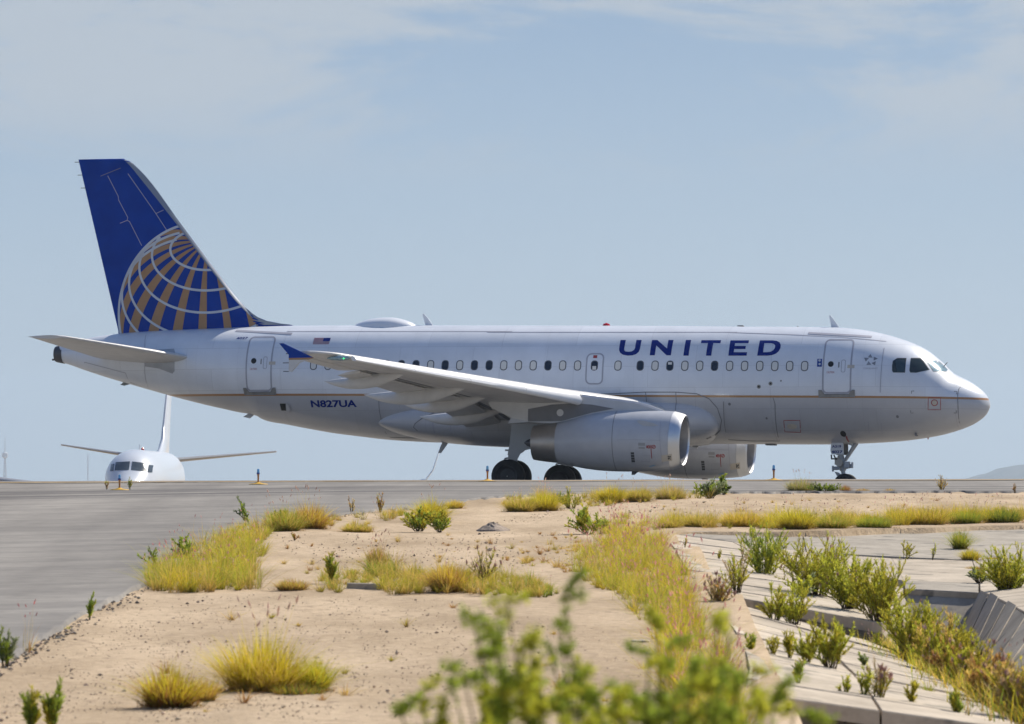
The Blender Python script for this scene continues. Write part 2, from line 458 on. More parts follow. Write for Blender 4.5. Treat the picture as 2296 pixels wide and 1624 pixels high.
# ---------------------------------------------------------------- terrain
def pchip(xs, ys):
    n = len(xs); h = [xs[i+1]-xs[i] for i in range(n-1)]; d = [(ys[i+1]-ys[i])/h[i] for i in range(n-1)]
    m = [d[0]] + [0.0]*(n-2) + [d[-1]]
    for i in range(1, n-1):
        if d[i-1]*d[i] > 0:
            w1, w2 = 2*h[i]+h[i-1], h[i]+2*h[i-1]
            m[i] = (w1+w2)/(w1/d[i-1]+w2/d[i])
    def f(x):
        if x <= xs[0]: return ys[0] + m[0]*(x-xs[0])
        if x >= xs[-1]: return ys[-1] + m[-1]*(x-xs[-1])
        lo, hi = 0, n-1
        while hi-lo > 1:
            k = (lo+hi)//2
            if xs[k] <= x: lo = k
            else: hi = k
        t = (x-xs[lo])/h[lo]
        return ((1+2*t)*(1-t)**2*ys[lo] + t*(1-t)**2*h[lo]*m[lo] + t*t*(3-2*t)*ys[lo+1] + t*t*(t-1)*h[lo]*m[lo+1])
    return f
Zp = pchip([-60, 0, 20, 40, 70, 100, 130, 150, 160, 168, 176, 184, 200, 330, 420, 1000, 15000],
           [-2.2, -2.12, -2.04, -1.9, -1.343, -0.786, -0.23, 0.03, 0.075, -0.08, -0.337, -0.497, -0.82, -3.1, -3.8, -6.0, -12.0])
def gz(X, Y):
    z = Zp(Y)
    if Y < 260: z += 0.0022 * X * min(1.0, max(0.0, (Y-90)/60.0)) * min(1.0, max(0.0, (260-Y)/60.0))
    return z
def gpt(px, py, dmax=165.0):
    """where the line of sight through (px, py) meets the ground"""
    r = ray(px, py); lo = 6.0; Y = lo; prev = lo
    while Y < dmax:
        p = r * (Y / r.y)
        if p.z < gz(p.x, Y): break
        prev = Y; Y += 1.0
    else:
        p = r * (dmax / r.y); return Vector((p.x, dmax, gz(p.x, dmax)))
    a, b = prev, Y
    for _ in range(24):
        m = 0.5*(a+b); p = r*(m/r.y)
        if p.z < gz(p.x, m): b = m
        else: a = m
    p = r*(b/r.y)
    return Vector((p.x, b, gz(p.x, b)))

def in_poly(x, y, poly):
    c = False; n = len(poly); j = n-1
    for i in range(n):
        xi, yi = poly[i]; xj, yj = poly[j]
        if (yi > y) != (yj > y) and x < (xj-xi)*(y-yi)/(yj-yi)+xi: c = not c
        j = i
    return c

# channel plan (world x, y): outer boundary of everything that is concrete
def W(px, py, d): return at(px, py, d)
CH_OUT = [(3.25, 94.0), (3.0, 72.0), (2.9, 60.0), (2.8, 52.0), (2.5, 45.0), (2.35, 36.0), (6.6, 36.0), (7.3, 52.0), (8.2, 70.0), (12.5, 74.0), (12.5, 100.0), (8.9, 98.2), (5.55, 94.6)]

def build_ground():
    ds = [-30, -15, 0, 10, 20, 28]
    y = 30.0
    while y < 130: ds.append(y); y += 0.5
    while y < 215: ds.append(y); y += 2.0
    while y < 16000: ds.append(y); y *= 1.09
    us = []
    NU = 240
    for i in range(NU+1):
        t = 2.0*i/NU - 1.0
        us.append(0.45*t + 0.55*t**3)
    v, f, cols = [], [], []
    for d in ds:
        w = 30 + max(0, d)*0.62
        for u in us:
            X = u*w
            z = gz(X, d)
            if d < 150:
                z += 0.035*noise.noise(Vector((X*0.25, d*0.25, 0))) + 0.022*noise.noise(Vector((X*1.1, d*0.8, 3))) + 0.012*noise.noise(Vector((X*2.3, d*1.0, 7)))
                if 34 < d < 101 and in_poly(X, d, CH_OUT): z -= 1.6
            v.append((X, d, z))
    n = NU+1
    for i in range(len(ds)-1):
        for k in range(NU): f.append((i*n+k, i*n+k+1, (i+1)*n+k+1, (i+1)*n+k))
    o = mesh_obj('ground', v, f, MATS['sand'], smooth=True)
    return tag(o, kind='structure')
build_ground()

PAVE_EDGE = [(-2500, 2600), (-900, 1990), (-300, 1660), (0, 1498), (38, 1474), (69, 1454), (151, 1409), (220, 1368), (299, 1330), (335, 1316), (420, 1262), (500, 1212),
             (574, 1182), (660, 1165), (746, 1158), (815, 1151), (901, 1146), (1021, 1130), (1124, 1117), (1300, 1110), (1650, 1107), (2296, 1105), (3200, 1104), (5200, 1104)]
def build_taxiway():
    ef = pchip([p[0] for p in PAVE_EDGE], [p[1] for p in PAVE_EDGE])
    v, f = [], []
    cols = []
    px = -2500.0
    while px <= 5200:
        cols.append(px); px += 7 if -60 < px < 2400 else 60
    NR = 70
    for px in cols:
        py = min(ef(px), 2500)
        g = gpt(px, py)
        jag = 0.18*noise.noise(Vector((px*0.05, 1.7, 0))) + 0.08*noise.noise(Vector((px*0.21, 5.7, 0)))
        d0 = g.y*(1 + 0.012*jag*6)
        slope = (px-CX)/FPX
        for j in range(NR+1):
            t = j/NR
            d = d0 + (230-d0)*t**1.4
            X = slope*d
            z = gz(X, d) + 0.045 + 0.012*noise.noise(Vector((X*0.3, d*0.3, 8)))
            if j == 0: z -= 0.10
            v.append((X, d + (0.02 if j else 0), z))
    n = NR+1
    for i in range(len(cols)-1):
        for j in range(NR): f.append((i*n+j, (i+1)*n+j, (i+1)*n+j+1, i*n+j+1))
    o = mesh_obj('taxiway', v, f, MATS['asphalt'], smooth=True)
    tag(o, kind='structure')
    # painted edge lines near the crest and the worn tyre-polished lanes
    def band(name, mat, y0, y1, x0, x1, lift, step=2.0, curve=None):
        vv, ff = [], []
        X = x0
        while X <= x1:
            c = curve(X) if curve else 0
            for yy in (y0, y1):
                vv.append((X, yy+c, gz(X, yy+c) + lift))
            X += step
        for i in range(len(vv)//2-1): ff.append((2*i, 2*i+2, 2*i+3, 2*i+1))
        return mesh_obj(name, vv, ff, mat, o)
    left = lambda X: -max(0.0, (-6-X))*0.25
    band('edge_line', MATS['line_yellow'], 148.0, 149.6, -60, 45, 0.066, curve=left)
    return o
taxiway = build_taxiway()

# ---------------------------------------------------------------- the taxiing airliner
AC_C = Vector((0, 180.0, -0.417))
AC_R = (Matrix.Rotation(R(-14), 3, 'Z') @ Matrix.Rotation(R(-1.2), 3, 'X'))
AC_RT = AC_R.transposed()
def L(px, py, yl=0.0):
    """photo measurement -> aircraft-local (x forward, z up) on the plane y = yl"""
    d = AC_RT @ ray(px, py); o = AC_RT @ (-AC_C)
    t = (yl - o.y) / d.y
    p = o + d*t
    return p.x, p.z

plane = empty('passenger_airplane', AC_C)
plane.rotation_mode = 'QUATERNION'
plane.rotation_quaternion = AC_R.to_quaternion()
tag(plane, 'large white and grey airliner with blue globe tail and UNITED title on the taxiway', 'airplane')

XT = 16.92      # nose tip
def c5(a, b): return (1625.5+a*.29197, 672.6+b*.29197)
def c1(a, b): return (a*.2933, 644.6+b*.2933)
def c3(a, b): return (588.5+a*.2761, 672.6+b*.2761)
def c4(a, b): return (1092.9+a*.2761, 672.6+b*.2761)
def c2(a, b): return (140.1+a*.2761, 336.3+b*.2761)
def c6(a, b): return (1821.7+a*.18310, 728.7+b*.18310)
def r1(a, b): return (605.3+a*.17255, 751.1+b*.17255)
def r2(a, b): return (952.9+a*.17255, 829.6+b*.17255)
def r3(a, b): return (1289.2+a*.19529, 863.2+b*.19529)
def r4(a, b): return (1793.7+a*.08972, 952.9+b*.08972)
def r5(a, b): return (1345.2+a*.19529, 745.4+b*.19529)

top_px = [(128, 777), (170, 765), (206, 757), (250, 750.5), (320, 744), (390, 740), (498, 735.5), (586, 732.6), (672, 730.5), (900, 730), (1200, 730.3), (1500, 731), c5(0, 205), c5(500, 207), c5(720, 210), c5(880, 213), c5(1000, 223), c5(1100, 237),
          c5(1230, 264), c5(1350, 299), c5(1450, 335), c5(1520, 368), c5(1580, 405), c5(1640, 455), c5(1700, 508), c5(1745, 558), c5(1800, 588), c5(1870, 622), c5(1930, 660), c5(1980, 700), c5(2010, 735), c5(2026, 768)]
bot_px = [(128, 812), c1(475, 576), c1(640, 630), c1(800, 683), c1(1020, 748), c1(1255, 815), c1(1400, 855), c1(1600, 905), c1(1800, 950), c1(2000, 998), c3(0, 968), c3(200, 1013), c3(400, 1052), c3(600, 1086), c3(800, 1111), c3(1000, 1135), c3(1200, 1149), (1000, 993), (1200, 993), (1500, 995), (1700, 996.5), c5(800, 1111),
          c5(1100, 1102), c5(1300, 1090), c5(1450, 1075), c5(1600, 1052), c5(1700, 1030), c5(1800, 1000), c5(1890, 965), c5(1950, 930), c5(2000, 888), c5(2026, 845)]
def prof(pts, ztip):
    q = sorted([L(*p) for p in pts])
    q = [p for i, p in enumerate(q) if i == 0 or p[0]-q[i-1][0] > 0.02]
    u = [math.sqrt(max(0, XT-p[0])) for p in q][::-1]; z = [p[1] for p in q][::-1]
    while u[0] < 0.12: u.pop(0); z.pop(0)
    return pchip([0.0]+u, [ztip]+z)
ZT = L(*c5(2035, 806))[1]
ftop, fbot = prof(top_px, ZT), prof(bot_px, ZT)
wst = [(0, 0), (.06, .27), (.25, .60), (.5, .85), (1, 1.18), (1.5, 1.41), (2, 1.57), (3, 1.79), (4, 1.92), (5, 1.97), (6, 1.975), (21, 1.975), (23, 1.95), (25, 1.86), (27, 1.66), (29, 1.33), (31, .93), (33, .48), (33.85, .28)]
fwid = pchip([math.sqrt(s) for s, w in wst], [w for s, w in wst])
def fus(x):
    u = math.sqrt(max(0.0, XT-x))
    t, b, w = ftop(u), fbot(u), fwid(u)
    return w, 0.5*(t+b), max(0.001, 0.5*(t-b))
def fy(x, z):
    w, zc, h = fus(x)
    q = 1-((z-zc)/h)**2
    return w*math.sqrt(q) if q > 0 else 0.0
def S(px, py, base=None):
    """photo measurement -> local (x, z) on the near skin of the fuselage"""
    f = base or fy
    y = 1.8
    for _ in range(12):
        x, z = L(px, py, -y); y = 0.5*y+0.5*f(x, z)
    return x, z
def SP(pts): return [S(*p) for p in pts]

def build_fuselage():
    m = MB(); N = 96; rings = []
    us = [0.02, 0.05, 0.1, 0.16, 0.22, 0.3, 0.38, 0.46]
    s = 0.3
    while s < 33.8: us.append(math.sqrt(s)); s += 0.16 if (s < 7 or s > 22) else 0.4
    us.append(math.sqrt(XT+16.9))
    for u in us:
        x = XT-u*u; w, zc, h = fus(x)
        rings.append([Vector((x, w*math.cos(2*math.pi*k/N), zc+h*math.sin(2*math.pi*k/N))) for k in range(N)])
    m.loft(rings)
    o = m.obj('fuselage', MATS['fuselage'], plane, True, 50)
    # exhaust of the auxiliary power unit
    e = MB(); w, zc, h = fus(-16.9)
    e.loft([[Vector((x, ww*math.cos(2*math.pi*k/32), zc+hh*math.sin(2*math.pi*k/32))) for k in range(32)]
            for x, ww, hh in ((-16.62, fus(-16.62)[0]*1.02, fus(-16.62)[2]*1.02), (-16.92, w*1.02, h*1.02), (-16.96, w*.85, h*.9), (-16.7, w*.7, h*.7))])
    e.tube((-16.8, 0, zc-h*.7), (-17.08, 0, zc-h*.7), .035)
    e.obj('exhaust_ring', MATS['dark_metal'], o, True)
    return o
fuselage = build_fuselage()

# --- decals: thin painted shapes that follow the skin
def tri_split(tris, lim):
    out = []; st = list(tris)
    while st:
        a, b, c = st.pop()
        e = [((a[0]-b[0])**2+(a[1]-b[1])**2, 0), ((b[0]-c[0])**2+(b[1]-c[1])**2, 1), ((c[0]-a[0])**2+(c[1]-a[1])**2, 2)]
        d, k = max(e)
        if d < lim*lim: out.append((a, b, c)); continue
        if k == 1: a, b, c = b, c, a
        elif k == 2: a, b, c = c, a, b
        m = ((a[0]+b[0])/2, (a[1]+b[1])/2)
        st += [(a, m, c), (m, b, c)]
    return out
def decal(name, loops, mat, parent, surf=None, off=0.006, lim=0.12, side=-1, tris=None):
    """loops: list of (x, z) polygons (first outer, rest holes)"""
    surf = surf or fy
    if tris is None:
        flat = [p for lp in loops for p in lp]
        tris = [tuple(flat[i] for i in t) for t in tessellate_polygon([[Vector((p[0], p[1], 0)) for p in lp] for lp in loops])]
    tris = tri_split(tris, lim)
    idx, v, f = {}, [], []
    for t in tris:
        q = []
        for p in t:
            k = (round(p[0], 4), round(p[1], 4))
            if k not in idx:
                idx[k] = len(v); v.append((p[0], side*(surf(p[0], p[1])+off), p[1]))
            q.append(idx[k])
        f.append(tuple(q))
    return mesh_obj(name, v, f, MATS[mat], parent, True)
def strip_tris(pts, w, closed=False, lim=0.15):
    P = list(pts)+([pts[0]] if closed else [])
    Q = []
    for a, b in zip(P, P[1:]):
        n = max(1, int(math.hypot(b[0]-a[0], b[1]-a[1])/lim))
        Q += [(a[0]+(b[0]-a[0])*i/n, a[1]+(b[1]-a[1])*i/n) for i in range(n)]
    if not closed: Q.append(P[-1])
    n = len(Q); A, B = [], []
    for i in range(n):
        p0, p1 = Q[(i-1) % n if closed else max(0, i-1)], Q[(i+1) % n if closed else min(n-1, i+1)]
        dx, dz = p1[0]-p0[0], p1[1]-p0[1]; l = math.hypot(dx, dz) or 1
        nx, nz = -dz/l*w/2, dx/l*w/2
        A.append((Q[i][0]+nx, Q[i][1]+nz)); B.append((Q[i][0]-nx, Q[i][1]-nz))
    T = []
    for i in range(n if closed else n-1):
        j = (i+1) % n
        T += [(A[i], A[j], B[j]), (A[i], B[j], B[i])]
    return T
def line(name, pts, w, mat, parent, closed=False, surf=None, off=0.007):
    return decal(name, None, mat, parent, surf, off, 9, tris=strip_tris(pts, w, closed))
def rrect(x0, x1, z0, z1, r, n=5):
    p = []
    for cx, cz, a0 in ((x1-r, z1-r, 0), (x0+r, z1-r, 90), (x0+r, z0+r, 180), (x1-r, z0+r, 270)):
        for k in range(n+1):
            a = R(a0+90*k/n); p.append((cx+r*math.cos(a), cz+r*math.sin(a)))
    return p
def circ(x, z, r, n=16): return [(x+r*math.cos(2*math.pi*k/n), z+r*math.sin(2*math.pi*k/n)) for k in range(n)]

def text_tris(body, bold=0.0, shear=0.0):
    cu = bpy.data.curves.new('lettering_curve', 'FONT')
    cu.body = body; cu.offset = bold; cu.shear = shear; cu.resolution_u = 3; cu.fill_mode = 'FRONT'
    o = bpy.data.objects.new('lettering_curve', cu); COL.objects.link(o)
    bpy.context.view_layer.update()
    me = o.to_mesh()
    me.calc_loop_triangles()
    V = [(v.co.x, v.co.y) for v in me.vertices]
    T = [tuple(V[i] for i in t.vertices) for t in me.loop_triangles]
    o.to_mesh_clear()
    bpy.data.objects.remove(o); bpy.data.curves.remove(cu)
    return T
def lettering(name, body, x0, x1, z0, z1, mat, parent, bold=0.02, surf=None, shear=0.0, slope=0.0, off=0.007):
    T = text_tris(body, bold, shear)
    xs = [p[0] for t in T for p in t]; ys = [p[1] for t in T for p in t]
    a, b, c, d = min(xs), max(xs), min(ys), max(ys)
    f = lambda p: (x0+(p[0]-a)/(b-a)*(x1-x0), z0+(p[1]-c)/(d-c)*(z1-z0)+slope*(x0+(p[0]-a)/(b-a)*(x1-x0)))
    return decal(name, None, mat, parent, surf, off, .12, tris=[tuple(f(p) for p in t) for t in T])

def build_markings():
    # UNITED, letter by letter
    U = [(237,88),(298,88),(280,180),(279,203),(292,219),(330,224),(368,218),(393,201),(402,183),(420,88),(480,88),(460,190),(446,224),(416,250),(374,264),(320,268),(265,258),(232,235),(220,205),(222,175)]
    Nn = [(600,88),(660,88),(770,185),(788,88),(846,88),(815,264),(765,264),(648,150),(630,264),(572,264)]
    I = [(988,88),(1048,88),(1018,268),(958,268)]
    T = [(1167,90),(1392,90),(1384,124),(1302,124),(1278,268),(1217,268),(1240,124),(1160,124)]
    E = [(1500,92),(1712,92),(1706,125),(1552,125),(1547,156),(1676,156),(1670,192),(1542,192),(1536,228),(1688,228),(1684,268),(1475,268)]
    D = [(1838,92),(1980,92),(2030,98),(2062,115),(2076,145),(2072,180),(2055,215),(2020,245),(1975,262),(1920,268),(1806,268)]
    Dh = [(1888,125),(1965,125),(1998,133),(2012,152),(2008,180),(1990,205),(1960,222),(1920,228),(1874,228)]
    for nm, lp in (('U', [U]), ('N', [Nn]), ('I', [I]), ('T', [T]), ('E', [E]), ('D', [D, Dh])):
        o = decal('title_letter', [SP([r5(*p) for p in q]) for q in lp], 'title_blue', plane)
        o['label'] = 'dark blue letter %s of the title' % nm
    # registration below the gold line
    xa, za = S(*r1(540, 945)); xb, zb = S(*r1(1132, 940)); zt = S(*r1(560, 850))[1]
    lettering('registration', 'N827UA', xa, xb, 0.5*(za+zb), zt, 'title_blue', plane, 0.035)
    xa, za = S(*c1(1806, 397)); xb, zb = S(*c1(1892, 397)); zt = S(*c1(1850, 379))[1]
    lettering('fleet_number', '4027', xa, xb, za, zt, 'title_blue', plane, 0.02)
    # flag
    x0, z1 = S(*r1(578, 40)); x1, z0 = S(*r1(768, 120))
    fl = decal('flag', [[(x0, z0), (x1, z0), (x1, z1), (x0, z1)]], 'line_white', plane)
    h = (z1-z0)/13
    for k in range(7):
        zz = z0+2*k*h
        decal('flag_stripe', [[(x0, zz), (x1, zz), (x1, zz+h), (x0, zz+h)]], 'flag_red', fl, off=.009)
    xc = x1-(x1-x0)*.42
    decal('flag_canton', [[(xc, z1-7*h), (x1, z1-7*h), (x1, z1), (xc, z1)]], 'title_blue', fl, off=.012)
    # alliance star and words
    for t in (((710,357),(680,396),(737,403)), ((750,390),(803,412),(750,437)), ((722,468),(776,446),(766,495)), ((686,444),(660,492),(722,487)), ((632,402),(694,405),(653,450))):
        decal('star_triangle', [SP([c6(*p) for p in t])], 'star_grey', plane)
    xa, za = S(*c6(622, 542)); xb, zb = S(*c6(797, 542)); zt = S(*c6(700, 522))[1]
    lettering('alliance_words', 'STAR ALLIANCE', xa, xb, za, zt, 'door_line', plane, 0.0)
    # sticker ahead of nothing, behind the front door
    q = SP([c6(60, 416), c6(119, 416), c6(115, 513), c6(56, 513)])
    st = decal('blue_sticker', [q], 'sticker_blue', plane)
    c = S(*c6(88, 435)); decal('sticker_dot', [circ(c[0], c[1], .045, 12)], 'line_white', st, off=.009)
    c = S(*c6(88, 480)); decal('sticker_dot', [circ(c[0], c[1], .04, 12)], 'line_white', st, off=.009)
    # corner brackets and service panel outlines in red and dark
    q = SP([c6(1420, 892), c6(1570, 892), c6(1570, 1040), c6(1416, 1040)])
    line('panel_outline', q, .022, 'red_paint', plane, True)
    c = S(*c6(1494, 954)); line('pressure_port', circ(c[0], c[1], .10, 20), .025, 'red_paint', plane, True)
    decal('pressure_port', [circ(c[0], c[1], .085, 20)], 'placard', plane)
    q = SP([c5(452, 926), c5(576, 926), c5(582, 1018), c5(460, 1014)])
    line('panel_outline', q, .022, 'red_paint', plane, True)
    q = SP([c5(480, 960), c5(500, 953), c5(530, 953), c5(552, 965), c5(552, 985), c5(530, 993), c5(500, 992), c5(478, 980)])
    decal('drain_cover', [q], 'placard', plane)
    for a, b in ((1213, 810), (1770, 815), (1205, 1080), (1765, 1080)):
        x, z = S(*c6(a, b)); sx = .09 if a < 1500 else -.09; sz = -.09 if b < 900 else .09
        line('corner_mark', [(x, z+sz), (x, z), (x+sx, z)], .022, 'seam', plane)
    for a, b in ((260, 667), (350, 643)):
        x, z = S(*c5(a, b)); decal('static_port', [circ(x, z, .07)], 'sill_plate', plane)
        decal('static_port', [circ(x, z, .035)], 'black', plane, off=.009)
    for a, b, r_ in ((35, 801, .05), (320, 910, .04), (430, 622, .03), (1325, 897, .05)):
        x, z = S(*c5(a, b)); decal('small_port', [circ(x, z, r_, 10)], 'seam', plane)
    # seams on the skin
    seams = [
        [c6(830, 830), c6(838, 640), c6(880, 280)], [c6(1905, 685), c6(1850, 730), c6(1795, 780), c6(1780, 850), c6(1783, 1000), c6(1800, 1200), c6(1812, 1270)],
        [c5(0, 248), c5(480, 265)], [c5(480, 265), c5(900, 285), c5(1240, 318)],
        [c5(-10, 780), c5(5, 1010), c5(30, 1075), c5(200, 1085), c5(420, 1085), c5(400, 1010), c5(385, 800), c5(370, 752)],
        [c5(1100, 935), c5(1110, 1030)], [c5(1200, 945), c5(1210, 1030)],
        [c1(1140, 335), c1(1108, 470)], [c1(1108, 580), c1(1130, 760)], [c1(645, 575), c1(660, 630)], [c1(645, 572), c1(960, 655), c1(1000, 735)],
        [c3(1330, 766), c3(960, 766), c3(945, 800), c3(950, 900), c3(975, 1010), c3(1000, 1080), c3(1040, 1118), c3(1300, 1125)],
        [c4(0, 262), c4(1000, 262), c4(2030, 262)], [c3(200, 256), c3(2030, 256)],
    ]
    for q in seams: line('skin_seam', SP(q), .02, 'seam' if len(q) > 3 else 'door_line', plane, off=.014)
build_markings()

def build_windows():
    z_l = S(703, 818.5)[1]; z_r = S(1804, 821)[1]; x_l, x_r = S(703, 818.5)[0], S(1804, 821)[0]
    rowz = lambda x: z_l+(z_r-z_l)*(x-x_l)/(x_r-x_l)
    lights = [(703,'s'),(735.4,'s'),(767.8,'s'),(801,'o'),(835,'o'),(867.4,'s'),(899.7,'o'),(932.5,'o'),(965.4,'s'),(998,'o'),(1030.8,'s'),(1063.7,'o'),(1096.8,'o'),(1129.5,'s'),(1162.5,'s'),(1195.6,'s'),(1228.7,'o'),(1261.6,'s'),(1295,'s'),
              (1385.6,'s'),(1435.5,'o'),(1468.7,'s'),(1502,'t'),(1535.5,'s'),(1568.9,'s'),(1602.3,'o'),(1636,'s'),(1669.6,'s'),(1703.5,'s'),(1737.3,'s'),(1770.6,'s'),(1804.2,'s')]
    def one(x, z, kind, parent, w=.127, h=.178):
        fr = decal('window', [rrect(x-w, x+w, z-h, z+h, .11)], 'window_frame', parent, off=.006)
        iw, ih = w-.03, h-.03
        if kind in 'so':
            decal('pane', [rrect(x-iw, x+iw, z-ih, z+ih, .085)], 'window_shade' if kind == 's' else 'window_glass', fr, off=.010)
        else:
            decal('pane', [rrect(x-iw, x+iw, z-ih, z+ih, .085)], 'window_glass', fr, off=.010)
            a, b = (z+.04, z+ih) if kind == 't' else (z-ih, z-.0)
            decal('window_blind', [[(x-iw+.03, a), (x+iw-.03, a), (x+iw-.03, b-.02), (x-iw+.03, b-.02)]], 'window_shade', fr, off=.013)
        return fr
    for px, k in lights:
        x = S(px, 820)[0]; one(x, rowz(x), k, plane)
    # far side row as well: the same cabin seen from the other side
    for px, k in lights:
        x = S(px, 820)[0]; z = rowz(x)
        decal('window', [rrect(x-.11, x+.11, z-.16, z+.16, .1)], 'window_glass', plane, side=1)
    # overwing exit
    x = S(1332.8, 820)[0]; z = rowz(x)
    q = rrect(S(*c4(803, 560))[0], S(*c4(936, 560))[0], S(*c4(870, 682))[1], S(*c4(870, 438))[1], .16)
    dr = decal('exit_door', [q], 'white_paint', plane, off=.004, lim=.1)
    line('door_outline', q, .05, 'door_line', dr, True, off=.009)
    one(x, rowz(x), 'b', plane)
    c = S(*c4(876, 461)); decal('exit_sign', [[(c[0]-.07, c[1]-.05), (c[0]+.07, c[1]-.05), (c[0]+.07, c[1]+.05), (c[0]-.07, c[1]+.05)]], 'red_paint', dr, off=.012)
    # cabin doors
    def door(bl, br, tp, hz, sills):
        x0, z0 = S(*bl); x1, _ = S(*br); z1 = S(*tp)[1]
        q = rrect(x0, x1, z0, z1, .14)
        d = decal('cabin_door', [q], 'white_paint', plane, off=.004, lim=.12)
        line('door_outline', q, .055, 'door_line', d, True, off=.009)
        wx, wz = S(*hz)
        decal('door_window', [circ(wx, wz, .10)], 'black', d, off=.010)
        decal('door_handle', [[(wx+.26, wz-.12), (wx+.30, wz-.12), (wx+.30, wz+.07), (wx+.26, wz+.07)]], 'seam', d, off=.010)
        line('handle_recess', rrect(wx+.37, wx+.50, wz-.28, wz+.14, .05), .02, 'door_line', d, True, off=.009)
        decal('door_placard', [[(wx+.58, wz-.14), (wx+.82, wz-.14), (wx+.82, wz-.03), (wx+.58, wz-.03)]], 'placard', d, off=.009)
        lettering('door_words', 'CAUTION', wx-.13, wx+.13, wz-.32, wz-.25, 'red_paint', d, 0.0, off=.010)
        m = MB()
        ry = lambda x, z: -(fy(x, z)+.012)
        vv = []
        for i in range(13):
            xx = x0-.15+(x1-x0+.3)*i/12
            up = .10 if i in (0, 1, 11, 12) else -.04
            vv.append([Vector((xx, ry(xx, z0-.16), z0-.16)), Vector((xx, ry(xx, z0-.16)-.03, z0-.15)), Vector((xx, ry(xx, z0+up)-.03, z0+up-.02)), Vector((xx, ry(xx, z0+up), z0+up))])
        m.loft(vv)
        m.obj('door_sill', MATS['sill_plate'], d)
        # rain gutter above
        gz0 = z1+.17
        g = [(x0-.7+(x1-x0+1.25)*i/10, gz0+.09-.14*i/10) for i in range(11)]
        line('rain_gutter', g, .07, 'door_line', d, off=.02)
        return d
    door(c6(128, 832), c6(466, 832), c6(330, 183), c6(225, 480), 1)['label'] = 'forward cabin door'
    door(c1(1893, 790), c1(2078, 790), c1(2020, 380), c1(1940, 562), 1)['label'] = 'rear cabin door'
    # open outflow valve aft
    q = SP([r1(128, 893), r1(205, 893), r1(212, 985), r1(150, 985)])
    decal('outflow_valve', [q], 'black', plane)
    q = SP([r1(207, 895), r1(235, 897), r1(268, 975), r1(240, 1020), r1(212, 985)])
    a = MB(); p = [Vector((x, -(fy(x, z)+.015), z)) for x, z in q]
    a.prism(p, (.02, -.06, 0)); a.obj('valve_flap', MATS['grey_paint'], plane)
    # flight deck glazing
    W1 = [(985,440),(1040,405),(1152,405),(1135,585),(988,584),(975,560),(975,500)]
    W2 = [(1205,404),(1320,402),(1362,440),(1437,550),(1270,587),(1197,584),(1187,560)]
    W3 = [(1376,420),(1550,440),(1600,485),(1640,527),(1676,568),(1640,574),(1478,573)]
    for wv, mt in ((W1, 'cockpit_glass'), (W2, 'cockpit_glass'), (W3, 'screen_glass')):
        q = SP([c6(*p) for p in wv])
        g = decal('cockpit_window', [q], 'window_frame', plane, off=.006, lim=.08)
        cx_, cz_ = sum(p[0] for p in q)/len(q), sum(p[1] for p in q)/len(q)
        qi = [(cx_+(p[0]-cx_)*.93, cz_+(p[1]-cz_)*.93) for p in q]
        decal('pane', [qi], mt, g, off=.012, lim=.08)
        g2 = decal('cockpit_window', [q], 'window_glass', plane, off=.008, lim=.08, side=1)
    # sliding blind seen behind the aft pane
    q = SP([c6(1015, 425), c6(1135, 425), c6(1125, 575), c6(1035, 575)])
    decal('sun_blind', [q], 'sun_blind_m', plane, off=.015)
    wp = [(c6(1612, 505)), c6(1640, 485)]
    a, b = S(*wp[0]), S(*wp[1])
    m = MB(); m.tube((a[0], -fy(*a)-.01, a[1]), (b[0]+.1, -fy(*a)-.05, b[1]+.05), .012); m.obj('wiper', MATS['black'], plane)
paint('sun_blind_m', (0.03, 0.06, 0.075), 0.3, var=0.1)
build_windows()

# --- belly fairing
def fair_dims(x, x0, x1):
    t = (x-x0)/(x1-x0)
    a = max(0.0, 1-((t-.42)/.58)**2 if t > .42 else 1-((.42-t)/.42)**2.2)
    return t, a
BF0, BF1 = -4.55, 7.72
def fair(x):
    """half width, z top, z bottom of the fairing at station x"""
    ta = max(0.0, min(1.0, (x-BF0)/4.6)); tf = max(0.0, min(1.0, (BF1-x)/2.4))
    ea = 1-(1-ta)**2.0; ef = (1-(1-tf)**3.6)**.42 if tf > 0 else 0
    e = min(ea**.45, ef)
    zc = 2.42+.10*(1-ta)
    return 1.25+.86*min(ea**.5, ef), zc+1.12*e, zc-.72*e
def fair_y(x, z):
    if x <= BF0 or x >= BF1: return fy(x, z)
    w, zt, zb = fair(x); zc = .5*(zt+zb); h = max(.01, .5*(zt-zb))
    q = 1-abs((z-zc)/h)**2.6
    return max(fy(x, z), w*q**(1/2.6) if q > 0 else 0)
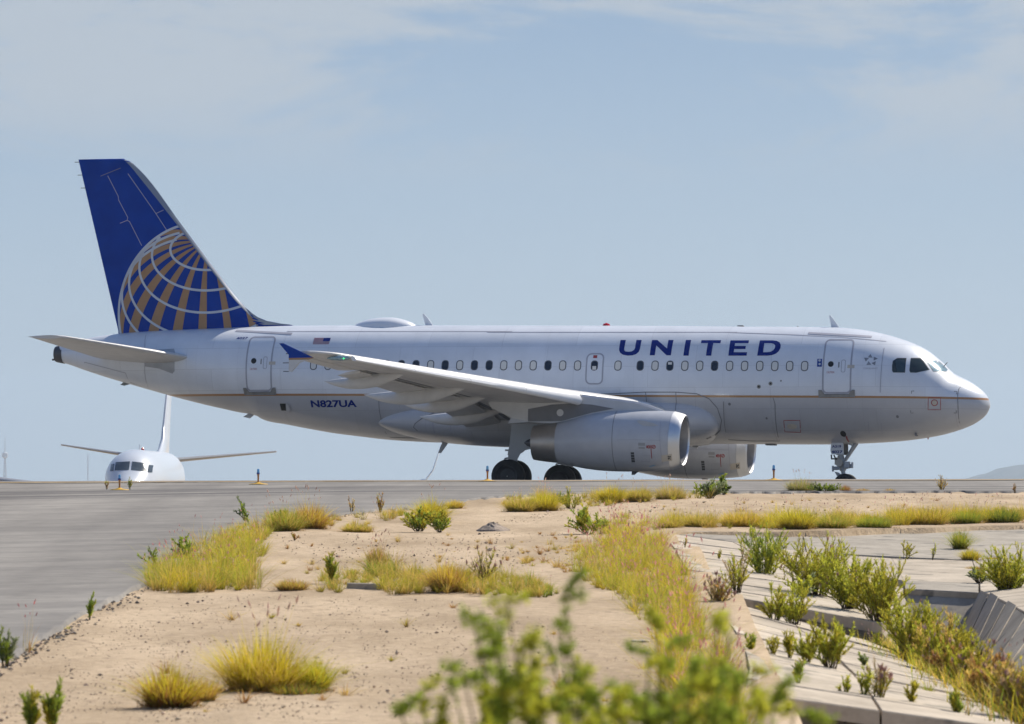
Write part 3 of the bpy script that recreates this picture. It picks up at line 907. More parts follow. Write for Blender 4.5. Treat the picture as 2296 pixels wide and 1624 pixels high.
def build_fairing():
    rings = []; N = 64
    for i in range(61):
        t = .5-.5*math.cos(math.pi*i/60)
        x = BF0+.01+(BF1-BF0-.02)*t
        w, zt, zb = fair(x); zc, h = .5*(zt+zb), max(.02, .5*(zt-zb)); r_ = []
        for k in range(N):
            a = 2*math.pi*k/N; c, s = math.cos(a), math.sin(a)
            r_.append(Vector((x, w*math.copysign(abs(c)**(2/2.6), c), zc+h*math.copysign(abs(s)**(2/2.6), s))))
        rings.append(r_)
    m = MB(); m.loft(rings)
    o = m.obj('belly_fairing', MATS['fuselage'], plane, True, 60)
    for q in ([c4(1285, 752), c4(1287, 900)], [c4(1530, 752), c4(1526, 900)]):
        line('fairing_seam', [S(*p, fair_y) for p in q], .022, 'seam', o, surf=fair_y, off=.012)
    for q in ([c3(1375, 925), c3(1390, 1040), c3(1412, 1115)], [c3(1545, 890), c3(1548, 1130)]):
        line('fairing_seam', [S(*p, fair_y) for p in q], .05 if q[0][0] < 980 else .025, 'door_line', o, surf=fair_y, off=.012)
    out = [c4(900, 768), c4(1280, 750), c4(1530, 750), c4(1700, 763), c4(1800, 803), c4(1868, 880), c4(1902, 980), c4(1890, 1060), c4(1850, 1100), c4(1780, 1130)]
    line('fairing_edge', [S(*p, fair_y) for p in out], .03, 'seam', o, surf=fair_y, off=.012)
    out = [c3(1660, 852), c3(1550, 880), c3(1400, 915), c3(1300, 960), c3(1240, 1005), c3(1226, 1035), c3(1260, 1065)]
    line('fairing_edge', [S(*p, fair_y) for p in out], .03, 'seam', o, surf=fair_y, off=.012)
build_fairing()

# --- lifting surfaces
def foil(n=14, t=.12, camber=.0):
    up, lo = [], []
    for i in range(n+1):
        x = .5-.5*math.cos(math.pi*i/n)
        th = 5*t*(.2969*math.sqrt(x)-.126*x-.3516*x*x+.2843*x**3-.1036*x**4)
        c = camber*4*x*(1-x)
        up.append((x, c+th)); lo.append((x, c-th))
    return up[::-1]+lo[1:-1]        # from trailing edge over the top to the nose and back below
def section(le, chord, t, y, inc=0.0, camber=.0, n=14, horizontal=True):
    r_ = []
    ci, si = math.cos(inc), math.sin(inc)
    for x, z in foil(n, t, camber):
        X, Z = -x*chord, z*chord
        X, Z = X*ci-Z*si, X*si+Z*ci      # positive incidence lifts the nose relative to the tail
        Z = Z if horizontal else Z
        r_.append(Vector((le[0]+X, y, le[1]+Z)))
    return r_

def wle(y): return 6.0-.53*(y-1.98)
def wte(y): return -.42-.03*(y-1.98)/4.4 if y < 6.4 else -.45-.27*(y-6.4)
def wz(y): return 3.27+.092*(y-5.9)-.05*max(0, (3.5-y))
def winc(y): return R(2.2-2.0*min(1, y/16.8))
def wth(y): return .15-.042*min(1, y/8)
def wsec(y, n=14):
    c = wle(y)-wte(y)
    return section((wle(y), wz(y)), c, wth(y), y, -winc(y)*-1, .012, n)

def build_wing(sd):
    flip = lambda pts: [Vector((p.x, sd*p.y, p.z)) for p in pts]
    ys = [.3, 1.9, 3.2, 4.6, 6.0, 6.4, 7.5, 9, 10.5, 12, 13.5, 15, 16.2]
    rings = []
    for y in ys: rings.append(flip(wsec(y)))
    # rounded tip
    for y, a, b in ((16.5, .06, 0.0), (16.75, .22, .03), (16.9, .5, .12)):
        le, te = wle(y)-a, wte(y)+b*0
        rings.append(flip(section((le, wz(y)), le-te, .1, y, winc(y), .01)))
    m = MB(); m.loft(rings)
    w = m.obj('wing', MATS['wing_grey'], plane, True, 60)
    w['label'] = 'right wing, nearest the grass verge' if sd < 0 else 'left wing beyond the fuselage'
    # slats, drooped and moved forward
    def slat(y0, y1):
        rg = []
        for i in range(7):
            y = y0+(y1-y0)*i/6; c = wle(y)-wte(y); s_ = .20*c**.5+.06
            ring = []
            th = wth(y)*c
            # nose shell: blunt front, thin aft
            pts = [(-s_*1.15, th*.30), (-s_*.7, th*.33), (-s_*.35, th*.27), (-s_*.12, th*.14), (0, 0), (-s_*.06, -th*.16), (-s_*.22, -th*.25), (-s_*.45, -th*.26), (-s_*.62, -th*.02), (-s_*.9, th*.2)]
            ca, sa = math.cos(R(20)), math.sin(R(20)); hx = -s_*1.15; hz = th*.30
            for X, Z in pts:
                dx, dz = X-hx, (Z-hz)*1.35
                ring.append(Vector((wle(y)+.20+hx+dx*ca+dz*sa, sd*y, wz(y)+.02+hz-dx*sa*1.0+dz*ca)))
            rg.append(ring)
        mm = MB(); mm.loft(rg)
        return mm.obj('slat', MATS['slat_white'], w, True, 50)
    slat(2.6, 5.0)
    for a, b in ((6.05, 8.55), (8.57, 11.0), (11.02, 13.4), (13.42, 15.9)): slat(a, b)
    # flaps
    def flap(y0, y1, k0, k1, drop, ang):
        rg = []
        for i in range(4):
            y = y0+(y1-y0)*i/3; c = (k0+(k1-k0)*i/3)
            zt = wz(y)-(wle(y)-wte(y))*math.sin(winc(y))
            rg.append(flip(section((wte(y)+.42*c, zt-drop), c, .13, y, R(ang), .02)))
        mm = MB(); mm.loft(rg)
        return mm.obj('flap', MATS['wing_grey'], w, True, 50)
    flap(2.1, 6.2, 1.25, 1.2, .10, 9)
    flap(6.55, 13.0, 1.15, .8, .08, 8)
    flap(13.15, 16.0, .6, .45, .02, 3)['label'] = 'aileron'
    # joints on the underside: spar lines, rib lines, slat gaps; flap gap shade painted as dark strips
    def low(t, y):
        c = wle(y)-wte(y); pts = foil(14, wth(y), .012); lo = [pts[14]]+pts[15:]+[pts[0]]
        for (x0, z0), (x1, z1) in zip(lo, lo[1:]):
            if x0 <= t <= x1: z = z0+(z1-z0)*(t-x0)/max(1e-6, x1-x0); break
        X, Z = -t*c, z*c; ci, si = math.cos(winc(y)), math.sin(winc(y))
        return Vector((wle(y)+X*ci-Z*si, sd*y, wz(y)+X*si+Z*ci))
    def under(pts, wd, mat, name):
        mm = MB(); q = [low(*p)-Vector((0, 0, .006)) for p in pts]
        rg = []
        for i_, p in enumerate(q):
            d_ = (q[min(i_+1, len(q)-1)]-q[max(0, i_-1)]); d_.z = 0; d_.normalize(); nn = Vector((-d_.y, d_.x, 0))*wd*.5
            rg.append([p+nn, p-nn])
        mm.loft(rg, close=False, caps=(False, False)); return mm.obj(name, MATS[mat], w)
    for t, a_, b_ in ((.17, 2.3, 16.2), (.62, 6.6, 16.2)): under([(t, a_+(b_-a_)*i_/16) for i_ in range(17)], .03, 'door_line', 'spar_joint')
    for y in (4.4, 7.4, 8.56, 10.2, 11.01, 12.6, 13.41, 14.8): under([(.17+.6*i_/8, y) for i_ in range(9)], .022, 'door_line', 'rib_joint')
    under([(.80, 6.6+6.4*i_/10) for i_ in range(11)], .16, 'gap_shade_panel_grey', 'flap_gap_shade')
    under([(.86, 2.2+4.0*i_/6) for i_ in range(7)], .20, 'gap_shade_panel_grey', 'flap_gap_shade')
    # flap track fairings
    def canoe(y, x0, x1, zt, h, wd, tip):
        rg = []
        for i in range(17):
            t = i/16; x = x0+(x1-x0)*t
            e = max(.02, math.sin(math.pi*min(1, t*1.0)**.8))**.6
            e = max(.03, min(1, t/.34))**.75*(1-max(0, (t-.45)/.55)**2.2)+.02; zc = zt-.5*h*e-tip*max(0, t-.30)
            rg.append([Vector((x, sd*y+wd*e*math.cos(2*math.pi*k/14), zc+.5*h*e*math.sin(2*math.pi*k/14))) for k in range(14)])
        mm = MB(); mm.loft(rg)
        return mm.obj('flap_track_fairing', MATS['wing_grey'], w, True, 60)
    for y, fx, bx, h in ((12.2, 1.5, 1.35, .46), (9.0, 1.9, 1.75, .54), (6.75, 1.4, 1.6, .50), (3.9, 1.2, 1.9, .50)):
        z0 = wz(y)-(wle(y)-wte(y))*math.sin(winc(y))
        canoe(y, wte(y)+fx, wte(y)-bx, z0+.03, h, .16, .42)
    # tip fence
    yt = -16.93
    if sd < 0:
        F1 = [(627,770.5),(636,770),(703,802),(648.5,803.2),(648.5,796)]
        F2 = [(648.8,807.5),(690,807),(672,814),(655,834),(648.3,833.5)]
        Fg = [(648.5,803.2),(704,802),(692,807),(648.8,807.5)]
        for q, mt, lb in ((F1, 'blue_paint', 'blue upper wing tip fence'), (Fg, 'gold_paint', 'gold band of the wing tip fence'), (F2, 'wing_grey', 'white lower wing tip fence')):
            mm = MB(); pts = [L(*p, yt) for p in q]
            mm.prism([(p[0], -16.99, p[1]) for p in pts], (0, .09, 0))
            mm.obj('tip_fence', MATS[mt], w)['label'] = lb
        for q in ((655, 793.5), (648, 814), (649, 833)):
            p = L(*q, yt); mm = MB(); mm.tube((p[0], -16.95, p[1]), (p[0]-.2, -16.95, p[1]), .012); mm.obj('static_wick', MATS['black'], w)
        p = L(*r1(930, 305), -16.3)
        mm = MB(); mm.lathe([(-.45, .02), (-.3, .06), (0, .085), (.25, .06), (.33, .01)], 'x', (p[0], -16.42, p[1]), 12)
        mm.obj('tip_light', MATS['screen_glass'], w, True)
        p = L(*r1(960, 308), -16.5); mm = MB(); mm.lathe([(-.03, .005), (0, .028), (.03, .005)], 'x', (p[0], -16.53, p[1]), 10)
        mm.obj('green_light', MATS['green_glow'], w, True)
    else:
        y = 16.95
        P = [(wle(y)-.5, wz(y)), (wte(y)-.35, wz(y)+.5), (wte(y)-.45, wz(y)+.5), (wte(y), wz(y)), (wte(y), wz(y)-.45), (wte(y)+.1, wz(y)-.45)]
        mm = MB(); mm.prism([(a, y, b) for a, b in P], (0, .06, 0)); mm.obj('tip_fence', MATS['blue_paint'], w)
    return w
def glow():
    m, n, l, b = new_mat('green_glow')
    b.inputs['Base Color'].default_value = (0.02, 0.5, 0.15, 1)
    b.inputs['Emission Color'].default_value = (0.02, 1.0, 0.25, 1)
    b.inputs['Emission Strength'].default_value = 1.2
    MATS['green_glow'] = m
glow()
build_wing(-1); build_wing(1)

def build_stab(sd):
    rle, tle = L(434, 803, -1.15), L(143.7, 756, -6.2)
    tte = L(60, 757, -6.2)
    rt = [(.2, rle[0]+.5, -15.0+.05, rle[1]-.05), (1.15, rle[0], -15.05, rle[1]), (6.0, tle[0]+.12, tte[0]+.06, tle[1]+.0), (6.22, tle[0]-.12, tte[0]+.02, tle[1]+.01)]
    rg = []
    for y, xl, xt, z in rt:
        rg.append([Vector((p.x, sd*y, p.z)) for p in section((xl, z), xl-xt, .10, y, R(-.6), -.004)])
    m = MB(); m.loft(rg)
    o = m.obj('tailplane', MATS['wing_grey'], plane, True, 60)
    # dark rub plate on the skin where the tailplane pivots
    if sd < 0:
        q = SP([c1(1195, 478), c1(1330, 468), c1(1340, 500), c1(1335, 640), c1(1318, 660), c1(1220, 622), c1(1110, 605), c1(1100, 560)])
        decal('rub_plate', [q], 'rub_grey', plane, off=.008)
paint('rub_grey', (0.40, 0.42, 0.45), 0.4, 0.2, var=0.1)
build_stab(-1); build_stab(1)

# --- fin
FIN = [L(*c2(*p)) for p in ((130, 78), (455, 1478))]           # trailing edge top, bottom
LEp = [L(*c2(*p)) for p in ((500, 77), (545, 92), (592, 128), (960, 598), (1240, 972), (1480, 1272), (1560, 1342), (1640, 1383), (1760, 1409), (1868, 1421))]
lez = pchip([p[1] for p in LEp][::-1], [p[0] for p in LEp][::-1])
def fin_te(z): a, b = FIN; return a[0]+(b[0]-a[0])*(z-a[1])/(b[1]-a[1])
ZTOP = FIN[0][1]
def fin_half(x, z):
    """half thickness of the fin"""
    z = min(z, ZTOP-.001)
    le, te = (lez(max(z, LEp[-1][1]))), fin_te(z)
    # ignore the dorsal fillet for the thickness law
    s0 = L(*c2(960, 598)); s1 = L(*c2(1480, 1272))
    les = s0[0]+(s1[0]-s0[0])*(z-s0[1])/(s1[1]-s0[1])
    c = les-te; t = min(1.0, max(0.0, (les-x)/c))
    th = 5*.105*c*(.2969*math.sqrt(t)-.126*t-.3516*t*t+.2843*t**3-.1036*t**4)
    return max(th, .012)
def build_fin():
    zs = [ZTOP-.0, ZTOP-.04, ZTOP-.1, ZTOP-.2, ZTOP-.35]
    z = ZTOP-.6
    while z > 6.5: zs.append(z); z -= .3
    zs += [6.5, 6.35, 6.22, 6.12, 6.06, 5.9, 5.6]
    rg = []
    for z in zs:
        le, te = lez(max(z, LEp[-1][1])), fin_te(max(z, 5.9))
        if z > ZTOP-.01: le = LEp[0][0]
        r_ = []; n = 64
        xs = [te+(le-te)*(.5-.5*math.cos(math.pi*i/n)) for i in range(n+1)]
        sc = .4 if z > ZTOP-.01 else 1
        taper = lambda x: min(1.0, ((le-x)/.10)**.5) if le-x < .10 else 1
        for x in xs: r_.append(Vector((x, sc*fin_half(x, z)*taper(x), z)))
        for x in xs[::-1][1:-1]: r_.append(Vector((x, -sc*fin_half(x, z)*taper(x), z)))
        rg.append(r_)
    m = MB(); m.loft(rg)
    fin = m.obj('vertical_fin', MATS['blue_paint'], plane, True, 60)
    # grey erosion strip on the leading edge
    inn = [L(*c2(*p)) for p in ((502, 80), (535, 110), (640, 235), (960, 640), (1240, 1010), (1420, 1235), (1530, 1350), (1610, 1430))]
    inz = pchip([p[1] for p in inn][::-1], [p[0] for p in inn][::-1])
    for sd in (-1, 1):
        T = []; zz = [ZTOP-.05-(ZTOP-.05-6.9)*i/50 for i in range(50)]+[6.9-(6.9-LEp[-1][1]-.003)*i/40 for i in range(41)]
        for a, b in zip(zz, zz[1:]):
            k = 4
            def row(z): return [(inz(z)+(lez(z)-.004-inz(z))*i/k, z) for i in range(k+1)]
            A, B = row(a), row(b)
            for i in range(k): T += [(A[i], A[i+1], B[i+1]), (A[i], B[i+1], B[i])]
        def lesurf(x, z):
            le = lez(max(z, LEp[-1][1]))
            return fin_half(x, z)*(min(1.0, (max(0, le-x)/.10)**.5) if le-x < .10 else 1)
        decal('leading_edge', None, 'fin_edge', fin, lesurf, .009, 9, sd, T)
    # globe emblem: meridian bands and circles of latitude on an orthographic sphere
    gc = L(*c2(1175, 1330)); gr = math.hypot(L(*c2(1175+722, 1330))[0]-gc[0], L(*c2(1175+722, 1330))[1]-gc[1])
    A, B = .78, .626
    def sph(phi, lam):
        u = math.cos(phi)*math.sin(lam); v = A*math.sin(phi)-B*math.cos(phi)*math.cos(lam); w = B*math.sin(phi)+A*math.cos(phi)*math.cos(lam)
        return (gc[0]+gr*u, gc[1]+gr*v), w
    def inside(p):
        return 5.7 < p[1] < ZTOP and p[0] < inz(p[1])-.0 and p[0] > fin_te(p[1])+.02
    def clip_to(p, q):
        # keep p, move q onto the leading edge strip
        a, b = 0.0, 1.0
        for _ in range(14):
            m_ = .5*(a+b); r_ = (p[0]+(q[0]-p[0])*m_, p[1]+(q[1]-p[1])*m_)
            if inside(r_): a = m_
            else: b = m_
        return (p[0]+(q[0]-p[0])*a, p[1]+(q[1]-p[1])*a)
    def add_poly(T, poly):
        ins = [inside(p) for p in poly]
        if all(ins): out = poly
        elif not any(ins): return
        else:
            out = []; n = len(poly)
            for i in range(n):
                p, q = poly[i], poly[(i+1) % n]
                if ins[i]: out.append(p)
                if ins[i] and not ins[(i+1) % n]: out.append(clip_to(p, q))
                if not ins[i] and ins[(i+1) % n]: out.append(clip_to(q, p))
        for i in range(1, len(out)-1): T.append((out[0], out[i], out[i+1]))
    for sd in (-1, 1):
        for k in range(-7, 6):
            lam0 = R(-1.6+18.7*k)
            T = []
            N = 70
            ph = [R(-25+115*i/N) for i in range(N+1)]
            share = max(.30, min(.68, .34-.055*(k)))
            hw = R(18.7)*.5*share
            for i in range(N):
                M_ = 4
                for j in range(M_):
                    l0, l1 = lam0-hw+2*hw*j/M_, lam0-hw+2*hw*(j+1)/M_
                    c_ = [sph(ph[i], l0), sph(ph[i], l1), sph(ph[i+1], l1), sph(ph[i+1], l0)]
                    if min(w for _, w in c_) < .015: continue
                    add_poly(T, [p for p, _ in c_])
            if T: decal('gold_meridian', None, 'gold_paint', fin, fin_half, .005, 9, sd, T)
        def wline(pts, wd):
            T = []
            for t in strip_tris(pts, wd, lim=.5): add_poly(T, list(t))
            if T: decal('white_latitude', None, 'line_white', fin, fin_half, .008, 9, sd, T)
        for cy_, ea_, eb_ in ((810, 285, 168), (860, 435, 285), (960, 540, 365), (1090, 627, 440), (1192, 688, 490)):
            run = []
            for i in range(0, 361, 2):
                qx, qy = 1175-ea_*math.cos(R(i-70)), cy_+eb_*math.sin(R(i-70))
                if i < 215 and math.hypot(qx-1175, qy-1330) < 724: run.append(L(*c2(qx, qy)))
            wline(run, .085)
        wline([(gc[0]+gr*math.cos(R(a)), gc[1]+gr*math.sin(R(a))) for a in range(90, 200, 2)], .085)
    # hinge line and access panels drawn in light wear
    for q in (((315, 215), (480, 150)), ((375, 212), (462, 380), (465, 410), (540, 550), (535, 575), (555, 585), (655, 780)), ((475, 598), (535, 575)), ((540, 195), (770, 520), (865, 665)), ((770, 520), (830, 490))):
        line('panel_line', [L(*c2(*p)) for p in q], .022, 'seam' if q[0][0] == 315 else 'door_line', fin, surf=fin_half, off=.006)
    for q in ((125, 100), (150, 205), (175, 310)):
        p = L(*c2(*q)); m = MB(); m.tube((p[0]+.1, 0, p[1]), (p[0]-.12, 0, p[1]), .012); m.obj('static_wick', MATS['black'], fin)
    return fin
build_fin()

# --- engines
def build_engine(sd):
    e = empty('engine'); e.parent = plane
    e.location = (0, sd*5.75, 0)
    e['label'] = 'near engine with red warning marks' if sd < 0 else 'far engine seen below the belly'
    pr = [(7.30, .905), (7.12, .965), (6.8, 1.0), (6.3, 1.03), (5.7, 1.045), (5.14, 1.04), (4.6, 1.005), (4.1, .93), (3.6, .82), (3.07, .70)]
    zax = pchip([2.2, 3.07, 5.14, 7.4], [1.685, 1.69, 1.75, 1.755])
    rad = pchip([p[0] for p in pr][::-1], [p[1] for p in pr][::-1])
    def sh(p):
        k = max(0, p.x-5.6)/1.8
        return Vector((p.x+.055*p.z*k, p.y, p.z+zax(p.x)))
    def lathe(name, prof, mat, smooth=True, caps=(False, False), par=e):
        m = MB(); m.lathe(prof, 'x', (0, 0, 0), 56, sh, caps); return m.obj(name, MATS[mat], par, smooth, 50)
    lathe('fan_cowl', [(x, rad(x)) for x in (7.05, 6.8, 6.5, 6.1, 5.7, 5.4, 5.155)], 'cowl_grey')
    lathe('cowl_joint', [(5.16, rad(5.15)-.012), (5.13, rad(5.15)-.012)], 'seam')
    lathe('rear_cowl', [(x, rad(x)) for x in (5.135, 4.8, 4.4, 4.0, 3.6, 3.3, 3.075)]+[(3.075, .66)], 'cowl_grey')
    lathe('nozzle', [(3.08, .69), (2.9, .675), (2.6, .64), (2.35, .605), (2.2, .575), (2.2, .555), (3.0, .57)], 'nozzle_metal')
    lathe('exhaust_plug', [(3.0, .3), (2.5, .27), (2.2, .2), (1.95, .1), (1.85, .01)], 'dark_metal')
    lathe('inner_nozzle', [(3.0, .57), (2.98, .05)], 'black')
    lathe('inlet_lip', [(7.055, .982), (7.2, .945), (7.33, .90), (7.40, .865), (7.425, .835), (7.405, .812), (7.36, .797)], 'chrome')
    lathe('inlet_duct', [(7.365, .798), (7.30, .785), (7.13, .776), (6.9, .775), (6.6, .79), (6.3, .80)], 'duct_grey')
    lathe('fan', [(6.32, .80), (6.33, .22)], 'dark_metal')
    m = MB()
    for k in range(22):
        a = 2*math.pi*k/22; c, s = math.cos(a), math.sin(a); c2_, s2 = math.cos(a+.2), math.sin(a+.2)
        z = zax(6.4)
        m.add([(6.36, .2*c, z+.2*s), (6.46, .2*c2_, z+.2*s2), (6.44, .78*c2_, z+.78*s2), (6.36, .78*c, z+.78*s)], [(0, 1, 2, 3)])
    m.obj('blade_ring', MATS['dark_metal'], e)
    lathe('spinner', [(6.3, .24), (6.5, .22), (6.7, .14), (6.82, .01)], 'dark_metal')
    # markings on the cowl side the camera sees
    def surf(x, z):
        q = rad(x)**2-(z-zax(x))**2
        return math.sqrt(q) if q > 0 else 0
    yb = -5.75 if sd < 0 else 5.75
    def SE(px, py):
        y = .9
        for _ in range(12):
            x, z = L(px, py, yb-y); y = .5*y+.5*surf(x, z)
        return x, z
    # measured on the near engine; the far one carries the same marks
    y_keep = yb; yb = -5.75
    P = lambda *q: [SE(*r3(*p)) for p in q]
    marks = [(P((728,664),(805,666),(803,700),(724,698)), 'mark_grey'), (P((732,712),(802,716),(802,736),(730,732)), 'mark_grey'),
             (P((820,695),(836,706),(836,716),(820,730)), 'red_paint'), (P((868,690),(878,690),(886,846),(879,846)), 'red_paint'),
             (P((990,812),(1112,795),(1116,870),(997,885)), 'placard'), (P((1066,815),(1100,818),(1100,835),(1064,832)), 'black'), (P((1066,838),(1100,842),(1098,860),(1068,858)), 'black'),
             (P((716,405),(800,412),(900,440),(965,468),(900,474),(780,470),(720,432)), 'strake_tan')]
    T0 = []
    for pts, mt in marks:
        v = decal('cowl_marking', [pts], mt, e, surf, .006, .12)
    for c, r_ in (((846, 712), .045), ((904, 711), .055)):
        x, z = SE(*r3(*c)); line('warning_ring', circ(x, z, r_, 16), .022, 'red_paint', e, True, surf, .008)
    x, z = SE(*r3(904, 711)); line('warning_bar', [(x-.04, z-.04), (x+.04, z+.04)], .02, 'red_paint', e, surf=surf, off=.009)
    x, z = SE(*r3(846, 712)); line('warning_bar', [(x-.07, z), (x+.045, z)], .022, 'red_paint', e, surf=surf, off=.009)
    for i in range(3):
        for j in range(4):
            a = 640+j*3+i*13; b = 775+j*30
            decal('vent_slot', [P((a, b), (a+10, b), (a+13, b+24), (a+3, b+24))], 'black', e, surf, .006)
    line('cowl_seam', P((1015, 305), (990, 380), (975, 550), (985, 760), (1005, 900), (1018, 975)), .018, 'door_line', e, surf=surf)
    line('cowl_seam', P((485, 632), (730, 628), (980, 640)), .012, 'door_line', e, surf=surf)
    line('cowl_panel', P((770, 810), (860, 812), (858, 880), (765, 880)), .012, 'door_line', e, True, surf)
    decal('cowl_emblem', [P((845, 938), (900, 920), (930, 918), (905, 935), (862, 944))], 'pale_blue', e, surf, .006)
    # lower drain mast, strake and pylon
    m = MB(); x, z = L(*r3(690, 1000), -5.75)
    m.prism([(x+.25, -.02, z+.12), (x-.1, -.02, z+.12), (x-.12, -.02, z-.1), (x-.02, -.02, z-.1)], (0, .04, 0)); m.obj('drain_mast', MATS['dark_metal'], e)
    top = [(1489,920.5),(1457,909),(1426,900.5),(1394,896),(1330,888),(1270,880),(1180,872)]
    low = [(1142,950),(1187,947),(1240,950),(1300,940),(1370,932),(1440,930)]
    T_ = [L(*p, -5.75) for p in top]; L_ = [L(*p, -5.75) for p in low]
    py = MB(); w_ = .2
    ring = lambda w2: [Vector((x, w2, z)) for x, z in T_+L_]
    n = len(T_)
    rg = []
    for w2, ins in ((-.20, 1), (-.14, 0), (.14, 0), (.20, 1)):
        r_ = []
        for i, (x, z) in enumerate(T_+L_):
            r_.append(Vector((x, w2, z-(.07 if (ins and i < n) else 0))))
        rg.append(r_)
    py.loft(rg); py.obj('pylon', MATS['cowl_grey'], e, False)
    dk = [(1187,946),(1187.6,918),(1240,908),(1290,905),(1330,908),(1380,917),(1330,926),(1262,945)]
    m = MB(); m.prism([(x, -.215, z) for x, z in [L(*p, -5.75) for p in dk]], (0, .43, 0)); m.obj('pylon_panel', MATS['gap_shade_panel_grey'], e)
    cy = L(*r2(1775, 560), -5.75); m = MB(); m.tube((cy[0], -.217, cy[1]), (cy[0], -.224, cy[1]), .12, n=20); m.obj('access_cover', MATS['wing_grey'], e)
    # fairing behind the pylon under the wing
    fr = [(1187,945),(1150,938),(1105,915),(1098,904),(1115,893),(1150,889),(1290,893),(1300,903),(1240,909),(1187,917)]
    m = MB(); m.prism([(x, -.205, z) for x, z in [L(*p, -5.75) for p in fr]], (0, .41, 0)); m.obj('pylon_fairing', MATS['wing_grey'], e)
    return e
paint('cowl_grey', (0.50, 0.51, 0.535), 0.3, var=0.05, coat=0.3)
paint('mark_grey', (0.34, 0.34, 0.34), 0.5)
paint('strake_tan', (0.56, 0.52, 0.46), 0.45)
paint('pale_blue', (0.25, 0.42, 0.62), 0.4)
build_engine(-1); build_engine(1)

# --- landing gear
def tyre(m, c, r_, w):
    m.lathe([(-w/2, r_*.62), (-w/2, r_*.86), (-w*.40, r_*.95), (-w*.25, r_*.99), (0, r_), (w*.25, r_*.99), (w*.40, r_*.95), (w/2, r_*.86), (w/2, r_*.62)], 'y', c, 40)
def rim(m, c, r_, w):
    m.lathe([(-w*.42, .02), (-w*.42, r_*.2), (-w*.30, r_*.45), (-w*.46, r_*.6), (-w*.46, r_*.63), (w*.46, r_*.63), (w*.46, r_*.6), (w*.30, r_*.45), (w*.42, r_*.2), (w*.42, .02)], 'y', c, 28)
def wheel(parent, c, r_, w):
    m = MB(); tyre(m, c, r_, w); t = m.obj('wheel', MATS['rubber'], parent, True, 40)
    m = MB(); rim(m, c, r_, w); m.obj('rim', MATS['wheel_hub'], t, True, 30)
    return t
def build_gear():
    for sd in (-1, 1):
        g = None
        yc = sd*3.795; xg = .93
        m = MB()
        m.tube((xg+.25, sd*3.6, 3.0), (xg, yc, 1.3), .15, .15); m.tube((xg, yc, 1.35), (xg, yc, .45), .10)
        m.tube((xg, yc-.55, .585), (xg, yc+.55, .585), .07)
        m.tube((xg, yc, 1.5), (xg-.1, yc-sd*1.6, 2.3), .07)
        m.tube((xg-.25, yc, 1.2), (xg-.32, yc, .7), .03); m.tube((xg-.05, yc, .55), (xg-.32, yc, .7), .03); m.tube((xg, yc, 1.25), (xg-.25, yc, 1.2), .03)
        g = m.obj('main_gear', MATS['gear_grey'], plane, True, 30)
        g['label'] = 'near main landing gear' if sd < 0 else 'far main landing gear, mostly hidden by the engine'
        for w in (-.465, .465):
            m = MB(); tyre(m, (xg, yc+w, .585), .585, .40); m.obj('tyre', MATS['rubber'], g, True, 40)
            m = MB(); rim(m, (xg, yc+w, .585), .585, .40); m.obj('rim', MATS['wheel_hub'], g, True, 30)
            if w*sd < 0:
                pass
        D = [(1130,705),(1447,700),(1430,830),(1416,1020),(1300,1045),(1278,1070),(1240,1090),(1205,1160),(1200,1198),(1080,1160),(1095,1030),(1112,880)]
        m = MB(); q = [L(*r2(*p), -4.12) for p in D]
        m.prism([(x, sd*4.12, z) for x, z in q], (0, sd*.04, 0)); m.obj('gear_door', MATS['gear_door_grey'], g)
        if sd < 0:
            m = MB(); p = L(*r2(1070, 1045), -4.1); m.box((p[0]-.07, -4.15, p[1]-.03), (p[0]+.2, -4.05, p[1]+.03)); m.obj('door_link', MATS['gear_grey'], g)
    # nose gear
    xg = 11.9
    m = MB()
    a = [L(*r4(*p)) for p in ((1000, 420), (1010, 760), (1070, 1000), (1075, 1150), (1085, 1260))]
    P3 = [Vector((x, 0, z)) for x, z in a]
    m.tube(P3[0], P3[1], .10, .11); m.tube(P3[1], P3[2], .11, .13); m.tube(P3[2], P3[3], .125, .11); m.tube(P3[3], (xg, 0, .30), .075)
    m.tube((xg, -.36, .38), (xg, .36, .38), .05)
    g = m.obj('nose_gear', MATS['gear_grey'], plane, True, 30)
    for w in (-.25, .25):
        m = MB(); tyre(m, (xg+.0, w, .38), .385, .22); m.obj('tyre', MATS['rubber'], g, True, 40)
        m = MB(); rim(m, (xg, w, .38), .385, .22); m.obj('rim', MATS['wheel_hub'], g, True, 30)
    b = [L(*r4(*p)) for p in ((1130, 890), (1350, 545), (1430, 480), (1215, 470), (1340, 520))]
    m = MB()
    for s_ in (-.16, .16):
        m.tube((b[0][0], s_*.4, b[0][1]), (b[1][0], s_, b[1][1]), .05); m.tube((b[1][0], s_, b[1][1]), (b[2][0], s_, b[2][1]+.08), .055)
        m.tube((b[3][0], s_, b[3][1]), (b[4][0], s_, b[4][1]), .025)
    m.obj('drag_brace', MATS['gear_grey'], g, True, 30)
    # steering actuators (the two stubs)
    m = MB()
    for p, q, r_ in (((820, 1095), (1000, 1085), .055), ((1130, 1070), (1310, 1030), .055), ((825, 1055), (985, 1045), .015), ((1150, 1000), (1300, 985), .015)):
        x0, z0 = L(*r4(*p), -.2); x1, z1 = L(*r4(*q), -.2); m.tube((x0, -.18, z0), (x1, -.18, z1), r_)
    x0, z0 = L(*r4(1180, 990), -.2); m.box((x0-.09, -.28, z0-.11), (x0+.09, -.08, z0+.10))
    for p in ((822, 1095), (1305, 1010)):
        x0, z0 = L(*r4(*p), -.2); m.box((x0-.025, -.25, z0-.1), (x0+.025, -.11, z0+.1))
    m.obj('steering_actuator', MATS['gear_grey'], g)
